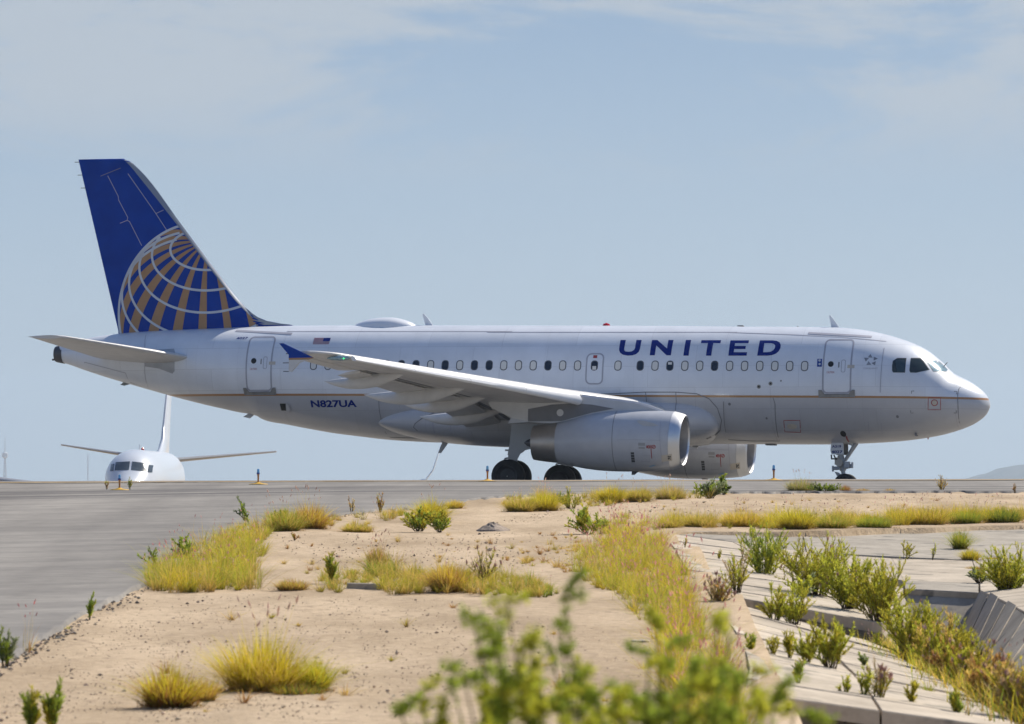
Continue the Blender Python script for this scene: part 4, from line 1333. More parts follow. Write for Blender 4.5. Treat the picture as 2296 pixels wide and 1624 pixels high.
    m = MB(); x0, z0 = L(*r4(990, 950), -.2); m.tube((x0-.02, -.12, z0), (x0-.02, -.24, z0), .13, .13, 18); x1, z1 = L(*r4(930, 900), -.2); m.box((x1-.09, -.2, z1-.13), (x1+.05, .2, z1+.12))
    m.obj('landing_light', MATS['placard'], g, True, 30)
    m = MB(); q = [L(*r4(*p)) for p in ((870, 1170), (960, 1190), (1010, 1230), (1000, 1290), (930, 1280))]
    m.prism([(x, -.06, z) for x, z in q], (0, .12, 0)); m.obj('torque_link', MATS['gear_grey'], g)
    D = [(775,470),(800,448),(1060,440),(1085,470),(1092,710),(1075,742),(790,735),(762,650)]
    m = MB(); q = [L(*r4(*p), -.42) for p in D]; m.prism([(x, -.42, z) for x, z in q], (0, .03, 0)); d = m.obj('gear_door', MATS['gear_door_white'], g)
    m = MB(); m.prism([(x, .42, z) for x, z in q], (0, -.03, 0)); m.obj('gear_door', MATS['gear_door_white'], g)
    D2 = [(1095,455),(1200,462),(1208,600),(1195,735),(1165,752),(1098,748)]
    m = MB(); q = [L(*r4(*p), .2) for p in D2]; m.prism([(x, .2, z) for x, z in q], (0, .03, 0)); m.obj('gear_door', MATS['sill_plate'], g)
    flat = lambda x, z: .42
    for body, u in (('A319', ((800, 572), (1028, 508))), ('4027', ((782, 712), (1062, 640)))):
        xa, za = L(*r4(*u[0]), -.42); xb, zb = L(*r4(*u[1]), -.42)
        lettering('door_number', body, xa, xb, za, zb, 'title_blue', g, .03, surf=flat, off=.004)
    m = MB()
    for p, q in (((790, 745), (798, 865)), ((800, 850), (930, 850)), ((855, 750), (890, 840))):
        x0, z0 = L(*r4(*p), -.2); x1, z1 = L(*r4(*q), -.2); m.tube((x0, -.25, z0), (x1, -.25, z1), .025)
    m.obj('hose_bracket', MATS['dark_metal'], g)
    # round port and red streamer by the gear bay
    x, z = S(*r4(1080, 225)); decal('round_port', [circ(x, z, .10, 18)], 'black', plane)
    x0, z0 = S(*r4(1160, 285)); x1, z1 = S(*r4(1225, 430))
    line('red_streamer', [(x0, z0), (.5*(x0+x1)-.01, .5*(z0+z1)), (x1, z1)], .055, 'red_paint', plane, off=.02)
paint('gear_door_grey', (0.46, 0.49, 0.52), 0.4, var=0.05)
paint('gear_door_white', (0.72, 0.73, 0.74), 0.4, var=0.05)
build_gear()

# --- aerials, dome, beacon and small fittings
def build_fittings():
    dome = [(748,205),(800,180),(870,157),(960,144),(1050,142),(1110,150),(1160,164),(1210,182),(1248,206)]
    q = [L(*c3(*p)) for p in dome]; rg = []
    for x, z in q:
        w, zc, h = fus(x); b = zc+h-.05; hh = max(.02, z-b); wd = max(.02, .62*(hh/.36)**.6)
        rg.append([Vector((x, wd*math.cos(math.pi*k/16), b-.12+ (hh+.12)*math.sin(math.pi*k/16)**.8)) for k in range(17)])
    m = MB(); m.loft(rg, close=False, caps=(False, False)); m.obj('antenna_dome', MATS['white_paint'], plane, True, 70)
    def blade(pts, name='blade_antenna', t=.05, mat='white_paint', conv=c3):
        p = [L(*conv(*a)) for a in pts]; m = MB(); m.prism([(x, -t/2, z) for x, z in p], (0, t, 0)); return m.obj(name, MATS[mat], plane)
    blade([(1300,118),(1312,112),(1345,150),(1385,206),(1327,212)])
    blade([(800,122),(812,120),(850,170),(880,214),(818,214)], conv=c5)
    blade([(1448,1136),(1514,1152),(1448,1245),(1428,1243),(1460,1165)], mat='grey_paint', t=.09)
    blade([(1660,1195),(1690,1165),(1730,1168),(1700,1210)], mat='wing_grey', t=.06, conv=c4)
    blade([(1860,990),(1905,962),(1950,970),(1910,1002)], mat='grey_paint', conv=c1)
    blade([(920,745),(945,725),(1000,738),(950,752)], mat='sill_plate', conv=c1)
    blade([(315,1108),(395,1108),(392,1119),(318,1118)], mat='seam', conv=c5, t=.3)
    blade([(634,1095),(648,1095),(644,1112),(638,1112)], mat='red_paint', conv=c5)
    blade([(1488,1030),(1500,1030),(1502,1052),(1490,1050)], mat='seam', conv=c5, t=1.7)
    blade([(1555,1055),(1565,1055),(1563,1072),(1557,1072)], mat='red_paint', conv=c5)
    blade([(95,203),(100,196),(140,196),(150,205)], mat='seam', conv=c5, t=.12)
    blade([(550,210),(560,200),(568,210)], mat='seam', conv=c5)
    x, z = L(*c4(966, 210)); m = MB(); m.lathe([(z-.12, .16), (z-.02, .15), (z+.06, .11), (z+.10, .02)], 'z', (x, 0, 0), 16); m.obj('beacon', MATS['beacon_red'], plane, True)
    # dark scuff guard under the tail
    q = SP([c1(1020, 745), c1(1140, 768), c1(1255, 800), c1(1258, 815), c1(1140, 785)])
    w = MB(); rg = []
    for a in ((1020, 748), (1140, 783), (1255, 817)):
        x, z = L(*c1(*a)); rg.append([Vector((x, y, z+.03+abs(y)*.12)) for y in (-.4, -.2, 0, .2, .4)]+[Vector((x, y, z+.2)) for y in (.4, -.4)])
    w.loft(rg); w.obj('tail_bumper', MATS['sill_plate'], plane)
build_fittings()

# ---------------------------------------------------------------- the second airliner, nose on, far behind
def build_far_plane():
    base = empty('distant_airplane', (-24.5, 325.0, -3.08), (0, R(1.8), R(-0.1)))
    tag(base, 'small white airliner facing the camera, half hidden beyond the taxiway crest', 'airplane')
    # local: nose at y = 0, tail towards +y, z up from the wheels
    st = [(0, .02, 2.75, 2.7), (.15, .35, 3.05, 2.38), (.6, .78, 3.35, 2.0), (1.3, 1.15, 3.7, 1.75), (2.0, 1.38, 4.15, 1.6), (2.6, 1.52, 4.62, 1.52), (3.4, 1.68, 4.98, 1.47), (4.5, 1.81, 5.2, 1.43), (6, 1.88, 5.3, 1.42),
          (24, 1.88, 5.3, 1.42), (28, 1.8, 5.3, 1.7), (32, 1.4, 5.28, 2.5), (35, .95, 5.2, 3.4), (37.5, .4, 4.95, 4.2), (38.2, .15, 4.75, 4.45)]
    fw, ft, fb = (pchip([p[0] for p in st], [p[k] for p in st]) for k in (1, 2, 3))
    ys = [0, .05, .15, .3, .6, .9, 1.3, 1.7, 2, 2.3, 2.6, 3, 3.4, 4, 4.5, 5.2, 6, 10, 16, 24, 26, 28, 30, 32, 34, 35, 36.5, 37.5, 38.2]
    m = MB()
    m.loft([[Vector((fw(y)*math.cos(2*math.pi*k/48), y, .5*(ft(y)+fb(y))+.5*(ft(y)-fb(y))*math.sin(2*math.pi*k/48))) for k in range(48)] for y in ys])
    m.obj('fuselage', MATS['far_white'], base, True, 60)
    # cockpit panes facing forward
    def skin_y(x, z):
        a, b = 0.0, 6.0
        for _ in range(30):
            y = .5*(a+b); zc, h = .5*(ft(y)+fb(y)), .5*(ft(y)-fb(y))
            if (x/max(fw(y), .01))**2+((z-zc)/max(h, .01))**2 > 1: a = y
            else: b = y
        return b
    for x0, x1, z0, z1, sk in ((-1.02, -.07, 3.98, 4.52, .06), (.07, 1.02, 3.98, 4.52, -.06), (-1.36, -1.1, 3.95, 4.42, .0), (1.1, 1.36, 3.95, 4.42, .0)):
        n = 8; v = []; f = []
        for i in range(n+1):
            for j in range(n+1):
                x = x0+(x1-x0)*i/n; z = z0+(z1-z0)*j/n-abs(x)*.08
                v.append((x, skin_y(x, z)-.03, z))
        for i in range(n):
            for j in range(n): f.append((i*(n+1)+j, (i+1)*(n+1)+j, (i+1)*(n+1)+j+1, i*(n+1)+j+1))
        mesh_obj('cockpit_window', v, f, MATS['far_glass'], base, True)
    def panel(name, rows, mat):
        # rows: (x, y_le, chord, z, thickness)
        rg = []
        for x, yl, c, z, t in rows:
            rg.append([Vector((x, yl+fx*c, z+fz*c)) for fx, fz in foil(10, t)])
        mm = MB(); mm.loft(rg); return mm.obj(name, MATS[mat], base, True, 60)
    for s in (-1, 1):
        w = panel('wing', [(s*1.0, 12.5, 8.0, 2.1, .13), (s*5.8, 15.8, 4.6, 2.6, .12), (s*17.6, 22.0, 1.7, 3.75, .1)], 'far_grey')
        rg = [(17.6, 22.0, 1.7, 3.75), (18.5, 22.4, 1.5, 3.95), (18.95, 22.9, 1.2, 4.6), (19.45, 23.7, .6, 6.35)]
        mm = MB(); rr = []
        for i, (x, yl, c, z) in enumerate(rg):
            tl = (0, .5, .9, 1)[i]; c = c*1.0
            rr.append([Vector((s*(x-fz*c*tl), yl+fx*c, z+fz*c*(1-tl))) for fx, fz in foil(8, .10)])
        mm.loft(rr); mm.obj('winglet', MATS['winglet_hazed'], w, True, 60)
        panel('tailplane', [(s*.5, 33.0, 3.4, 4.75, .1), (s*7.6, 36.6, 1.2, 5.6, .1)], 'far_grey')
        mm = MB(); mm.lathe([(11.0, .86), (10.9, .8), (11.2, .95), (12.4, 1.0), (13.6, .9), (14.6, .62)], 'y', (s*4.83, 0, 1.5), 28); e = mm.obj('engine', MATS['far_grey'], base, True, 50)
        mm = MB(); mm.lathe([(11.3, .82), (11.32, .02)], 'y', (s*4.83, 0, 1.5), 28); mm.obj('fan', MATS['dark_metal'], e)
        mm = MB(); mm.prism([(s*4.83-.12, 11.9, 2.3), (s*4.83-.12, 16.5, 2.3), (s*4.83-.12, 16.5, 2.6), (s*4.83-.12, 13, 2.7)], (.24, 0, 0)); mm.obj('pylon', MATS['far_grey'], e)
        mm = MB(); mm.tube((s*2.86, 19.5, 2.4), (s*2.86, 19.5, .55), .12)
        for k in (-.4, .4): tyre_y = (s*2.86+k, 19.5, .56); mm.lathe([(-.18, .2), (-.18, .5), (0, .56), (.18, .5), (.18, .2)], 'x', tyre_y, 24)
        mm.obj('main_gear', MATS['rubber'], base)
    mm = MB(); mm.tube((0, 4.0, 1.5), (0, 4.0, .35), .08)
    for k in (-.2, .2): mm.lathe([(-.1, .1), (-.1, .3), (0, .34), (.1, .3), (.1, .1)], 'x', (k, 4.0, .34), 20)
    mm.obj('nose_gear', MATS['rubber'], base)
    # fin with dorsal fillet
    rows = [(5.0, 25.5, 12.0, .06), (5.5, 28.3, 9.2, .07), (6.2, 30.6, 6.7, .09), (7.5, 31.7, 5.7, .09), (12.5, 36.0, 2.6, .09)]
    mm = MB(); mm.loft([[Vector((fz*c*(.85 if i else .6), yl+fx*c, z)) for fx, fz in foil(10, t)] for i, (z, yl, c, t) in enumerate(rows)])
    mm.obj('vertical_fin', MATS['far_white'], base, True, 60)
    mm = MB(); mm.lathe([(5.2, .12), (5.4, .1), (5.48, .02)], 'z', (0, 12, 0), 10); mm.obj('beacon', MATS['beacon_red'], base, True)
    mm = MB(); mm.prism([(-.02, 9, 5.25), (-.02, 9.4, 5.25), (-.02, 9.5, 5.65), (-.02, 9.3, 5.65)], (.04, 0, 0)); mm.obj('blade_antenna', MATS['far_white'], base)
paint('far_glass', (0.07, 0.09, 0.11), 0.15)
paint('winglet_hazed', (0.62, 0.74, 0.86), 0.4)  # heat haze put into the colour, fading the winglet into the sky
build_far_plane()

# ---------------------------------------------------------------- distant hill, masts
def build_distance():
    v, f = [], []
    NX, NY = 90, 24
    for i in range(NX+1):
        X = 1000+4200*i/NX
        for j in range(NY+1):
            Y = 12000+2800*j/NY
            rise = max(0.0, min(1.0, (X-1150)/1700.0))
            e = math.sin(math.pi*min(1.0, j/NY))**.8
            h = (24+210*rise**.85)*e*min(1.0, max(0, (X-1165)/100.0))
            h *= 1+.22*noise.noise(Vector((X*.004, Y*.003, 1)))+.10*noise.noise(Vector((X*.018, Y*.008, 4)))
            v.append((X, Y, -12+h))
    for i in range(NX):
        for j in range(NY): f.append((i*(NY+1)+j, (i+1)*(NY+1)+j, (i+1)*(NY+1)+j+1, i*(NY+1)+j+1))
    tag(mesh_obj('hill', v, f, MATS['hill_rock'], smooth=True), kind='structure')
    # lattice tower with a drum, far left
    p = at(11, 1085, 7000)
    t = empty('radio_tower', (p.x, 7000, -14)); t.scale = (2.6, 2.6, 2.9); tag(t, 'faint grey radio tower with a round drum near the left edge', 'tower')
    m = MB()
    for a, b in ((-.9, -.9), (.9, -.9), (.9, .9), (-.9, .9)): m.tube((a, b, 0), (a*.3, b*.3, 18), .22, .16, 6)
    for k in range(8):
        z = 1+2.1*k; s0, s1 = .9*(1-z/26), .9*(1-(z+2.1)/26)
        m.tube((-s0, -s0, z), (s1, -s1, z+2.1), .12, n=5); m.tube((s0, -s0, z), (-s1, -s1, z+2.1), .12, n=5)
    m.obj('lattice_mast', MATS['tower_grey'], t)
    m = MB(); m.lathe([(16.8, .5), (17.4, 1.5), (19.2, 1.5), (19.8, .6)], 'z', (0, 0, 0), 14, caps=(True, True)); m.obj('drum', MATS['tower_grey'], t, True, 30)
    m = MB(); m.tube((0, 0, 19.8), (0, 0, 27), .28, .12, 6); m.obj('spire', MATS['tower_grey'], t)
    p = at(197, 1085, 8000)
    m = MB(); m.tube((0, 0, 0), (0, 0, 62), 1.1, .5, 6)
    for k in range(4): m.tube((-2.4, 0, 42+5.4*k), (2.4, 0, 42+5.4*k), .4, n=5)
    tag(m.obj('antenna_mast', MATS['tower_grey'], loc=(p.x, 8000, -16)), 'very faint thin mast above the nose of the distant airplane', 'mast')
build_distance()

# ---------------------------------------------------------------- taxiway edge lights
def build_lights():
    def one(px, py, label):
        g = gpt(px, py); g.z += 0.045
        s = 35.0/(FPX/g.y)
        t = empty('taxiway_light', g); tag(t, label, 'light', 'blue taxiway edge lights')
        m = MB(); m.lathe([(0, .62*s), (.035*s, .60*s), (.09*s, .22*s), (.15*s, .10*s)], 'z', (0, 0, 0), 20, caps=(True, True)); m.obj('base_plate', MATS['light_yellow'], t, True, 30)
        m = MB(); m.lathe([(.12*s, .06*s), (.2*s, .055*s), (.55*s, .06*s), (.64*s, .085*s), (.68*s, .085*s)], 'z', (0, 0, 0), 14, caps=(True, True)); m.obj('post', MATS['post_rust'], t, True, 30)
        m = MB(); m.lathe([(.66*s, .10*s), (.74*s, .105*s), (.76*s, .08*s)], 'z', (0, 0, 0), 14, caps=(True, True)); m.obj('collar', MATS['sticker_blue'], t, True, 30)
        m = MB(); m.lathe([(.76*s, .085*s), (.92*s, .08*s), (.98*s, .06*s), (1.0*s, .01*s)], 'z', (0, 0, 0), 14, caps=(True, True)); m.obj('lamp', MATS['lamp_blue'], t, True, 30)
    one(268, 1103, 'blue topped edge light in front of the distant airplane')
    one(579, 1090, 'blue topped edge light below the rear fuselage, right of the distant airplane')
    one(1093, 1083, 'blue topped edge light left of the main wheels')
    one(1735, 1081, 'blue topped edge light between the far engine and the nose wheel')
build_lights()

# ---------------------------------------------------------------- concrete drainage channel
def build_channel():
    ch = empty('drainage_channel', (0, 0, 0)); tag(ch, 'stepped concrete drainage channel with a shaded trench at the lower right', 'channel')
    rnd = random.Random(5)
    def slab(pts, mat='concrete', th=.14, gap=.014, name='slab', jit=.008):
        c = sum((Vector(p) for p in pts), Vector())/len(pts); q = []
        dz = rnd.uniform(-jit, jit)
        for p in pts:
            d = Vector(p)-c; l = math.hypot(d.x, d.y) or 1
            q.append(Vector(p)-Vector((d.x/l*gap*1.3, d.y/l*gap*1.3, -dz)))
        m = MB(); n = len(q)
        low = [p-Vector((0, 0, th)) for p in q]; ins = [p+(c-p)*(.012/max(.2, (c-p).length)) for p in q]
        top = [Vector((a.x, a.y, a.z)) for a in ins]; ed = [p-Vector((0, 0, .012)) for p in q]
        tr = tessellate_polygon([top])
        v = top+ed+low; f = [tuple(t) for t in tr]
        f += [(k, (k+1) % n, n+(k+1) % n, n+k) for k in range(n)]+[(n+k, n+(k+1) % n, 2*n+(k+1) % n, 2*n+k) for k in range(n)]
        m.add(v, f)
        return m.obj(name, MATS[mat], ch)
    def poly(pts):
        P = [W(*p) for p in pts]
        def f(t):
            k = min(len(P)-2, int(t*(len(P)-1))); u = t*(len(P)-1)-k
            return P[k]+(P[k+1]-P[k])*u
        return f
    def strips(lf, rf, n, mat, split=(), cuts=None, th=.14):
        for i in range(n):
            a, b = i/n, (i+1)/n
            A, B, C, D = lf(a), rf(a), rf(b), lf(b)
            cs = [0]+sorted(split)+[1]
            for s0, s1 in zip(cs, cs[1:]):
                o = rnd.uniform(-.06, .06) if s0 > 0 else 0
                dn = Vector((0, 0, rnd.uniform(.004, .015) if i else 0)); slab([A+(B-A)*s0-dn, A+(B-A)*s1-dn, D+(C-D)*s1, D+(C-D)*s0], mat, th)
    # upper terrace, left bank
    AL = poly([(1488, 1195, 94.6), (1512, 1230, 84), (1530, 1262, 77.0), (1552, 1296, 71), (1578, 1326, 67.6)])
    AR = poly([(1808, 1238.5, 90), (1925, 1278, 83), (2027, 1319, 76), (2005, 1357, 71), (1979, 1399, 66)])
    strips(AL, AR, 8, 'concrete', (.5,))
    # lower terrace, left bank
    BL = poly([(1578, 1334, 67.4), (1618, 1375, 61.5), (1646, 1412, 56.5), (1668, 1448, 52.5), (1680, 1500, 48.2), (1664, 1552, 45.0)])
    BR = poly([(1966, 1443, 65.6), (2027, 1478, 60.2), (2085, 1511, 56.2), (2151, 1545, 52.8), (2230, 1592, 48.6), (2310, 1640, 45.3)])
    strips(BL, BR, 9, 'concrete', (.48,))
    # the terrace below the second step
    q = [W(1664, 1552, 45.0), W(1895, 1578, 45.2), W(2136, 1611, 45.4), W(2310, 1640, 45.3)]
    nz = [p-Vector((0, 0, .34)) for p in q]
    for i in range(3):
        a, b = nz[i], nz[i+1]
        slab([a, b, b+Vector((-.05, -9, -.35)), a+Vector((-.05, -9, -.35))], 'concrete')
        slab([q[i]-Vector((0, .012, .13)), q[i+1]-Vector((0, .012, .13)), q[i+1]-Vector((0, -.12, .13)), q[i]-Vector((0, -.12, .13))], 'shaded_stained_concrete', .34, .004, 'riser', 0)
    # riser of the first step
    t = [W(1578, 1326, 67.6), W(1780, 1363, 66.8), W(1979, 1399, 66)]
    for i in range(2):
        slab([t[i]-Vector((0, .012, .13)), t[i+1]-Vector((0, .012, .13)), t[i+1]-Vector((0, -.12, .13)), t[i]-Vector((0, -.12, .13))], 'shaded_stained_concrete', .35, .004, 'riser', 0)
    # apron
    tp = [W(1476, 1187, 97), W(1797, 1187, 97.5), W(2144, 1175, 101), W(2600, 1164, 104.5)]
    lo = [W(1488, 1195, 94.6), W(1808, 1238.5, 90), W(2180, 1256.7, 87.8), W(2600, 1250, 88.5)]
    for i in range(3): slab([tp[i], tp[i+1], lo[i+1], lo[i]], 'grey_concrete', gap=.02)
    # lit slabs between the apron and the trench
    s0 = [W(1808, 1238.5, 90), W(2000, 1252, 88.4), W(2180, 1256.7, 87.8), W(2600, 1250, 88.5)]
    s1 = [W(2000, 1302, 78.6), W(2027, 1302, 78.6), W(2195, 1307, 78.3), W(2600, 1307, 78.5)]
    slab([s0[0], s0[1], s1[1], W(1925, 1278, 83)]); slab([s0[1], s0[2], s1[2], s1[1]]); slab([s0[2], s0[3], s1[3], s1[2]])
    e0, e1 = W(2027, 1319, 76), W(2195, 1328, 75.5)
    slab([s1[1], s1[2], e1, e0], 'grey_concrete')
    # trench: head wall, left wall, floor
    zb = -2.22
    hb0, hb1 = Vector((e0.x, 75.1, zb)), Vector((e1.x-.35, 74.7, zb))
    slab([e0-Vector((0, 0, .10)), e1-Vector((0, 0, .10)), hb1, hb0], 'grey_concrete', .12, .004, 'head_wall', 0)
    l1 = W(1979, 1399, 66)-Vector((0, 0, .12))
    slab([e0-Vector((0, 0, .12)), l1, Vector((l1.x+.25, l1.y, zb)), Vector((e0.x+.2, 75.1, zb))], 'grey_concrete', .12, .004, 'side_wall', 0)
    toe = lambda d: Vector((5.2+(d-52)*.0588, d, zb+.04))
    m = MB(); m.prism([(4.45, 36, zb), (4.3, 36, zb), (4.55, 66, zb), (5.6, 76, zb), (7.0, 76, zb), (5.4, 52, zb), (4.6, 36, zb)], (0, 0, -.1))
    m.obj('trench_floor', MATS['sand'], ch)
    # right bank
    upx = pchip([36, 52, 71, 75.5], [5.2, 5.95, 6.72, 6.89]); upz = pchip([36, 52, 71, 75.5], [-1.95, -1.76, -1.6, -1.585])
    up = lambda d: Vector((upx(d), d, upz(d)))
    td = [75.5, 73.2, 71, 68.9, 66.8, 64.2, 61.5, 58.5, 55, 51, 46, 40]; bd = [75.2, 71.6, 68.6, 66.2, 63.9, 61.2, 58.6, 55.4, 52, 48, 43.5, 38]
    for i in range(len(td)-1):
        o = Vector((.03, 0, .045)) if i % 2 else Vector((0, 0, 0))
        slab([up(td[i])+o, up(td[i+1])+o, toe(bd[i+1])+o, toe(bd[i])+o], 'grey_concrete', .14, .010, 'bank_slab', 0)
        slab([up(td[i])+Vector((0, 0, .02)), up(td[i])+Vector((1.7, .4, .22)), up(td[i+1])+Vector((1.7, .4, .22)), up(td[i+1])+Vector((0, 0, .02))], 'concrete', .14, .010, 'coping_slab', .004)
    slab([W(2195, 1307, 78.3), W(2600, 1307, 78.5), up(75.5)+Vector((1.7, .4, .22)), up(75.5)], 'concrete')
build_channel()

# ---------------------------------------------------------------- vegetation and stones
PAL = {
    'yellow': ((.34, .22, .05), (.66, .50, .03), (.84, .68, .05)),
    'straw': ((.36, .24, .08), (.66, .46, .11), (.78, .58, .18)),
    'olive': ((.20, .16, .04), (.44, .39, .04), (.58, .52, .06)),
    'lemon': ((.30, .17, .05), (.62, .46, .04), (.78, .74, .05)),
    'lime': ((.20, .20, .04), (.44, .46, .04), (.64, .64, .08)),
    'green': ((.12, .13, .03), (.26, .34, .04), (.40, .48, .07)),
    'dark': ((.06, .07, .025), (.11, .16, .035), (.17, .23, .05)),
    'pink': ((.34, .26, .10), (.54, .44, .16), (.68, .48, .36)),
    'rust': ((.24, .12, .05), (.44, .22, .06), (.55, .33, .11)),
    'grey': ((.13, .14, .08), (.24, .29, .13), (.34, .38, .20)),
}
def lerp(a, b, t): return tuple(x+(y-x)*t for x, y in zip(a, b))
def jitter(c, rnd, a=.26):
    k = 1+rnd.uniform(-a*1.3, a*.8); g = rnd.uniform(-.10, .10)
    return (max(0, c[0]*k*(1+g)), max(0, c[1]*k), max(0, c[2]*k))
def blade(m, base, h, lean, az, wd, pal, rnd, curl=.5, seg=3):
    d = Vector((math.cos(az), math.sin(az), 0)); s = Vector((-math.sin(az+rnd.uniform(-.9, .9)), math.cos(az+rnd.uniform(-.9, .9)), 0))
    c0, c1_, c2_ = (jitter(c, rnd) for c in PAL[pal])
    v, cc = [], []
    for i in range(seg+1):
        t = i/seg
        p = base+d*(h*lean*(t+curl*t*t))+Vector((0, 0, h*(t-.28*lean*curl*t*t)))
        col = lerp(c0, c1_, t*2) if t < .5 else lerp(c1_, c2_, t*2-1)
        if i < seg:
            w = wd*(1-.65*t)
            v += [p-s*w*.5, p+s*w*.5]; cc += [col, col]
        else: v.append(p); cc.append(col)
    f = [(2*i, 2*i+1, 2*i+3, 2*i+2) for i in range(seg-1)]+[(2*seg-2, 2*seg-1, 2*seg)]
    m.add(v, f, cc)
def plume(m, p, d, ln, rnd, col):
    # feathery seed head: a few crossed slivers
    for k in range(3):
        a = rnd.uniform(0, 6.28); s = Vector((math.cos(a), math.sin(a), .2))*min(.012, ln*.14)
        q = p+d*ln; c = jitter(col, rnd, .2)
        m.add([p, p+d*ln*.45+s, q, p+d*ln*.45-s], [(0, 1, 2, 3)], [c]*4)
def stalk(m, base, h, rnd, pal, head):
    az = rnd.uniform(0, 6.28); ln = rnd.uniform(.05, .3)
    blade(m, base, h, ln, az, .005, pal, rnd, .3, 3)
    tip = base+Vector((math.cos(az)*h*ln*1.3, math.sin(az)*h*ln*1.3, h*.96))
    plume(m, tip-Vector((0, 0, h*.04)), Vector((math.cos(az)*.4, math.sin(az)*.4, .9)).normalized(), h*rnd.uniform(.08, .14), rnd, head)
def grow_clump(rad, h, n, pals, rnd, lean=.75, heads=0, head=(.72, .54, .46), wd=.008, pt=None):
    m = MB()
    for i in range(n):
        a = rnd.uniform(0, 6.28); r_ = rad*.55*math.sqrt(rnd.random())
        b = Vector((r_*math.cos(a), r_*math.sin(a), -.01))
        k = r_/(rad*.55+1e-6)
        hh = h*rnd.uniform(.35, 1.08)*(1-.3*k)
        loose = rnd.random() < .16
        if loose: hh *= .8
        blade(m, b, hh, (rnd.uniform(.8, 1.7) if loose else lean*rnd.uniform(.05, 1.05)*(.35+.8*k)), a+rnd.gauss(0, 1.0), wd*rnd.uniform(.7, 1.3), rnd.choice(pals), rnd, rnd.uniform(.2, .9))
    for i in range(int(n*.14)):        # flattened dead litter round the foot
        a = rnd.uniform(0, 6.28); r_ = rad*rnd.uniform(.35, .95)
        blade(m, Vector((r_*math.cos(a), r_*math.sin(a)*.7, -.005)), h*rnd.uniform(.08, .22), rnd.uniform(.8, 2.2), rnd.uniform(0, 6.28), wd, rnd.choice(('rust', 'straw', 'dark', 'rust')), rnd, .3)
    for i in range(heads):
        a = rnd.uniform(0, 6.28); r_ = rad*.5*math.sqrt(rnd.random())
        stalk(m, Vector((r_*math.cos(a), r_*math.sin(a), 0)), h*rnd.uniform(.9, 1.35), rnd, pals[0], head)
    return m
def leaf(m, p, d, ln, wd, col, rnd):
    n = Vector((rnd.uniform(-1, 1), rnd.uniform(-1, 1), rnd.uniform(-.3, 1))); s = d.cross(n)
    s = s.normalized()*wd*.5 if s.length > 1e-4 else Vector((wd*.5, 0, 0))
    c = jitter(col, rnd, .28)
    m.add([p, p+d*ln*.45+s, p+d*ln, p+d*ln*.45-s], [(0, 1, 2, 3)], [c]*4)
def stem(m, a, b, r_, col):
    d = (b-a); u = d.orthogonal().normalized()*r_; w = d.cross(u).normalized()*r_
    v = [a+u, a-u*.5+w*.87, a-u*.5-w*.87, b+u*.5, b-u*.25+w*.43, b-u*.25-w*.43]
    m.add(v, [(0, 1, 4, 3), (1, 2, 5, 4), (2, 0, 3, 5)], [col]*6)
def grow_bush(rad, h, n, pals, rnd, leaf_n=46, lsz=.055, lw=.0085, twigs=3, upright=.6, heads=0, tilt=0.0):
    """many thin wands from one base, leafy along the upper two thirds"""
    m = MB(); brown = (.14, .10, .06)
    for i in range(n):
        a = rnd.uniform(0, 6.28); sp = rad*math.sqrt(rnd.random())
        hh = h*rnd.choice((rnd.uniform(.4, .8), rnd.uniform(.7, 1.2)))*(1-.3*(sp/rad)**2)
        b0 = Vector((math.cos(a)*rad*.22*rnd.random(), math.sin(a)*rad*.22*rnd.random(), 0))
        tip = Vector((math.cos(a)*sp+tilt*hh, math.sin(a)*sp, hh)); mid = b0.lerp(tip, .5)+Vector((0, 0, hh*.10*(1-upright)))
        mid.x = b0.x+(tip.x-b0.x)*.36; mid.y = b0.y+(tip.y-b0.y)*.36
        stem(m, b0, mid, .007, brown); stem(m, mid, tip, .005, (.16, .15, .07))
        pal = PAL[rnd.choice(pals)]
        runs = [(b0.lerp(mid, .35), mid, .35), (mid, tip, 1.0)]
        for k in range(twigs):
            t = rnd.uniform(.2, .9); p = (b0.lerp(mid, t*2) if t < .5 else mid.lerp(tip, t*2-1))
            q = p+Vector((rnd.uniform(-1, 1)*.14*h, rnd.uniform(-1, 1)*.14*h, rnd.uniform(.12, .34)*h)); runs.append((p, q, .6))
            stem(m, p, q, .004, (.16, .15, .07))
        for p, q, k in runs:
            d0 = (q-p).normalized()
            for j in range(int(leaf_n*k)):
                t = rnd.random(); c = p.lerp(q, t)
                k_ = .75 if lw > .02 else .42
                dd = (d0*1.1+Vector((rnd.gauss(0, k_), rnd.gauss(0, k_), rnd.gauss(.15, .4)))).normalized()
                leaf(m, c, dd, lsz*rnd.uniform(.5, 1.2), lw*rnd.uniform(.7, 1.3), lerp(pal[1], pal[2], min(1, rnd.random()*.6+.4*c.z/h)), rnd)
        if heads and rnd.random() < heads:
            for k in range(3): plume(m, tip, Vector((rnd.uniform(-.4, .4), rnd.uniform(-.4, .4), 1)).normalized(), .08, rnd, (.55, .36, .32))
    return m

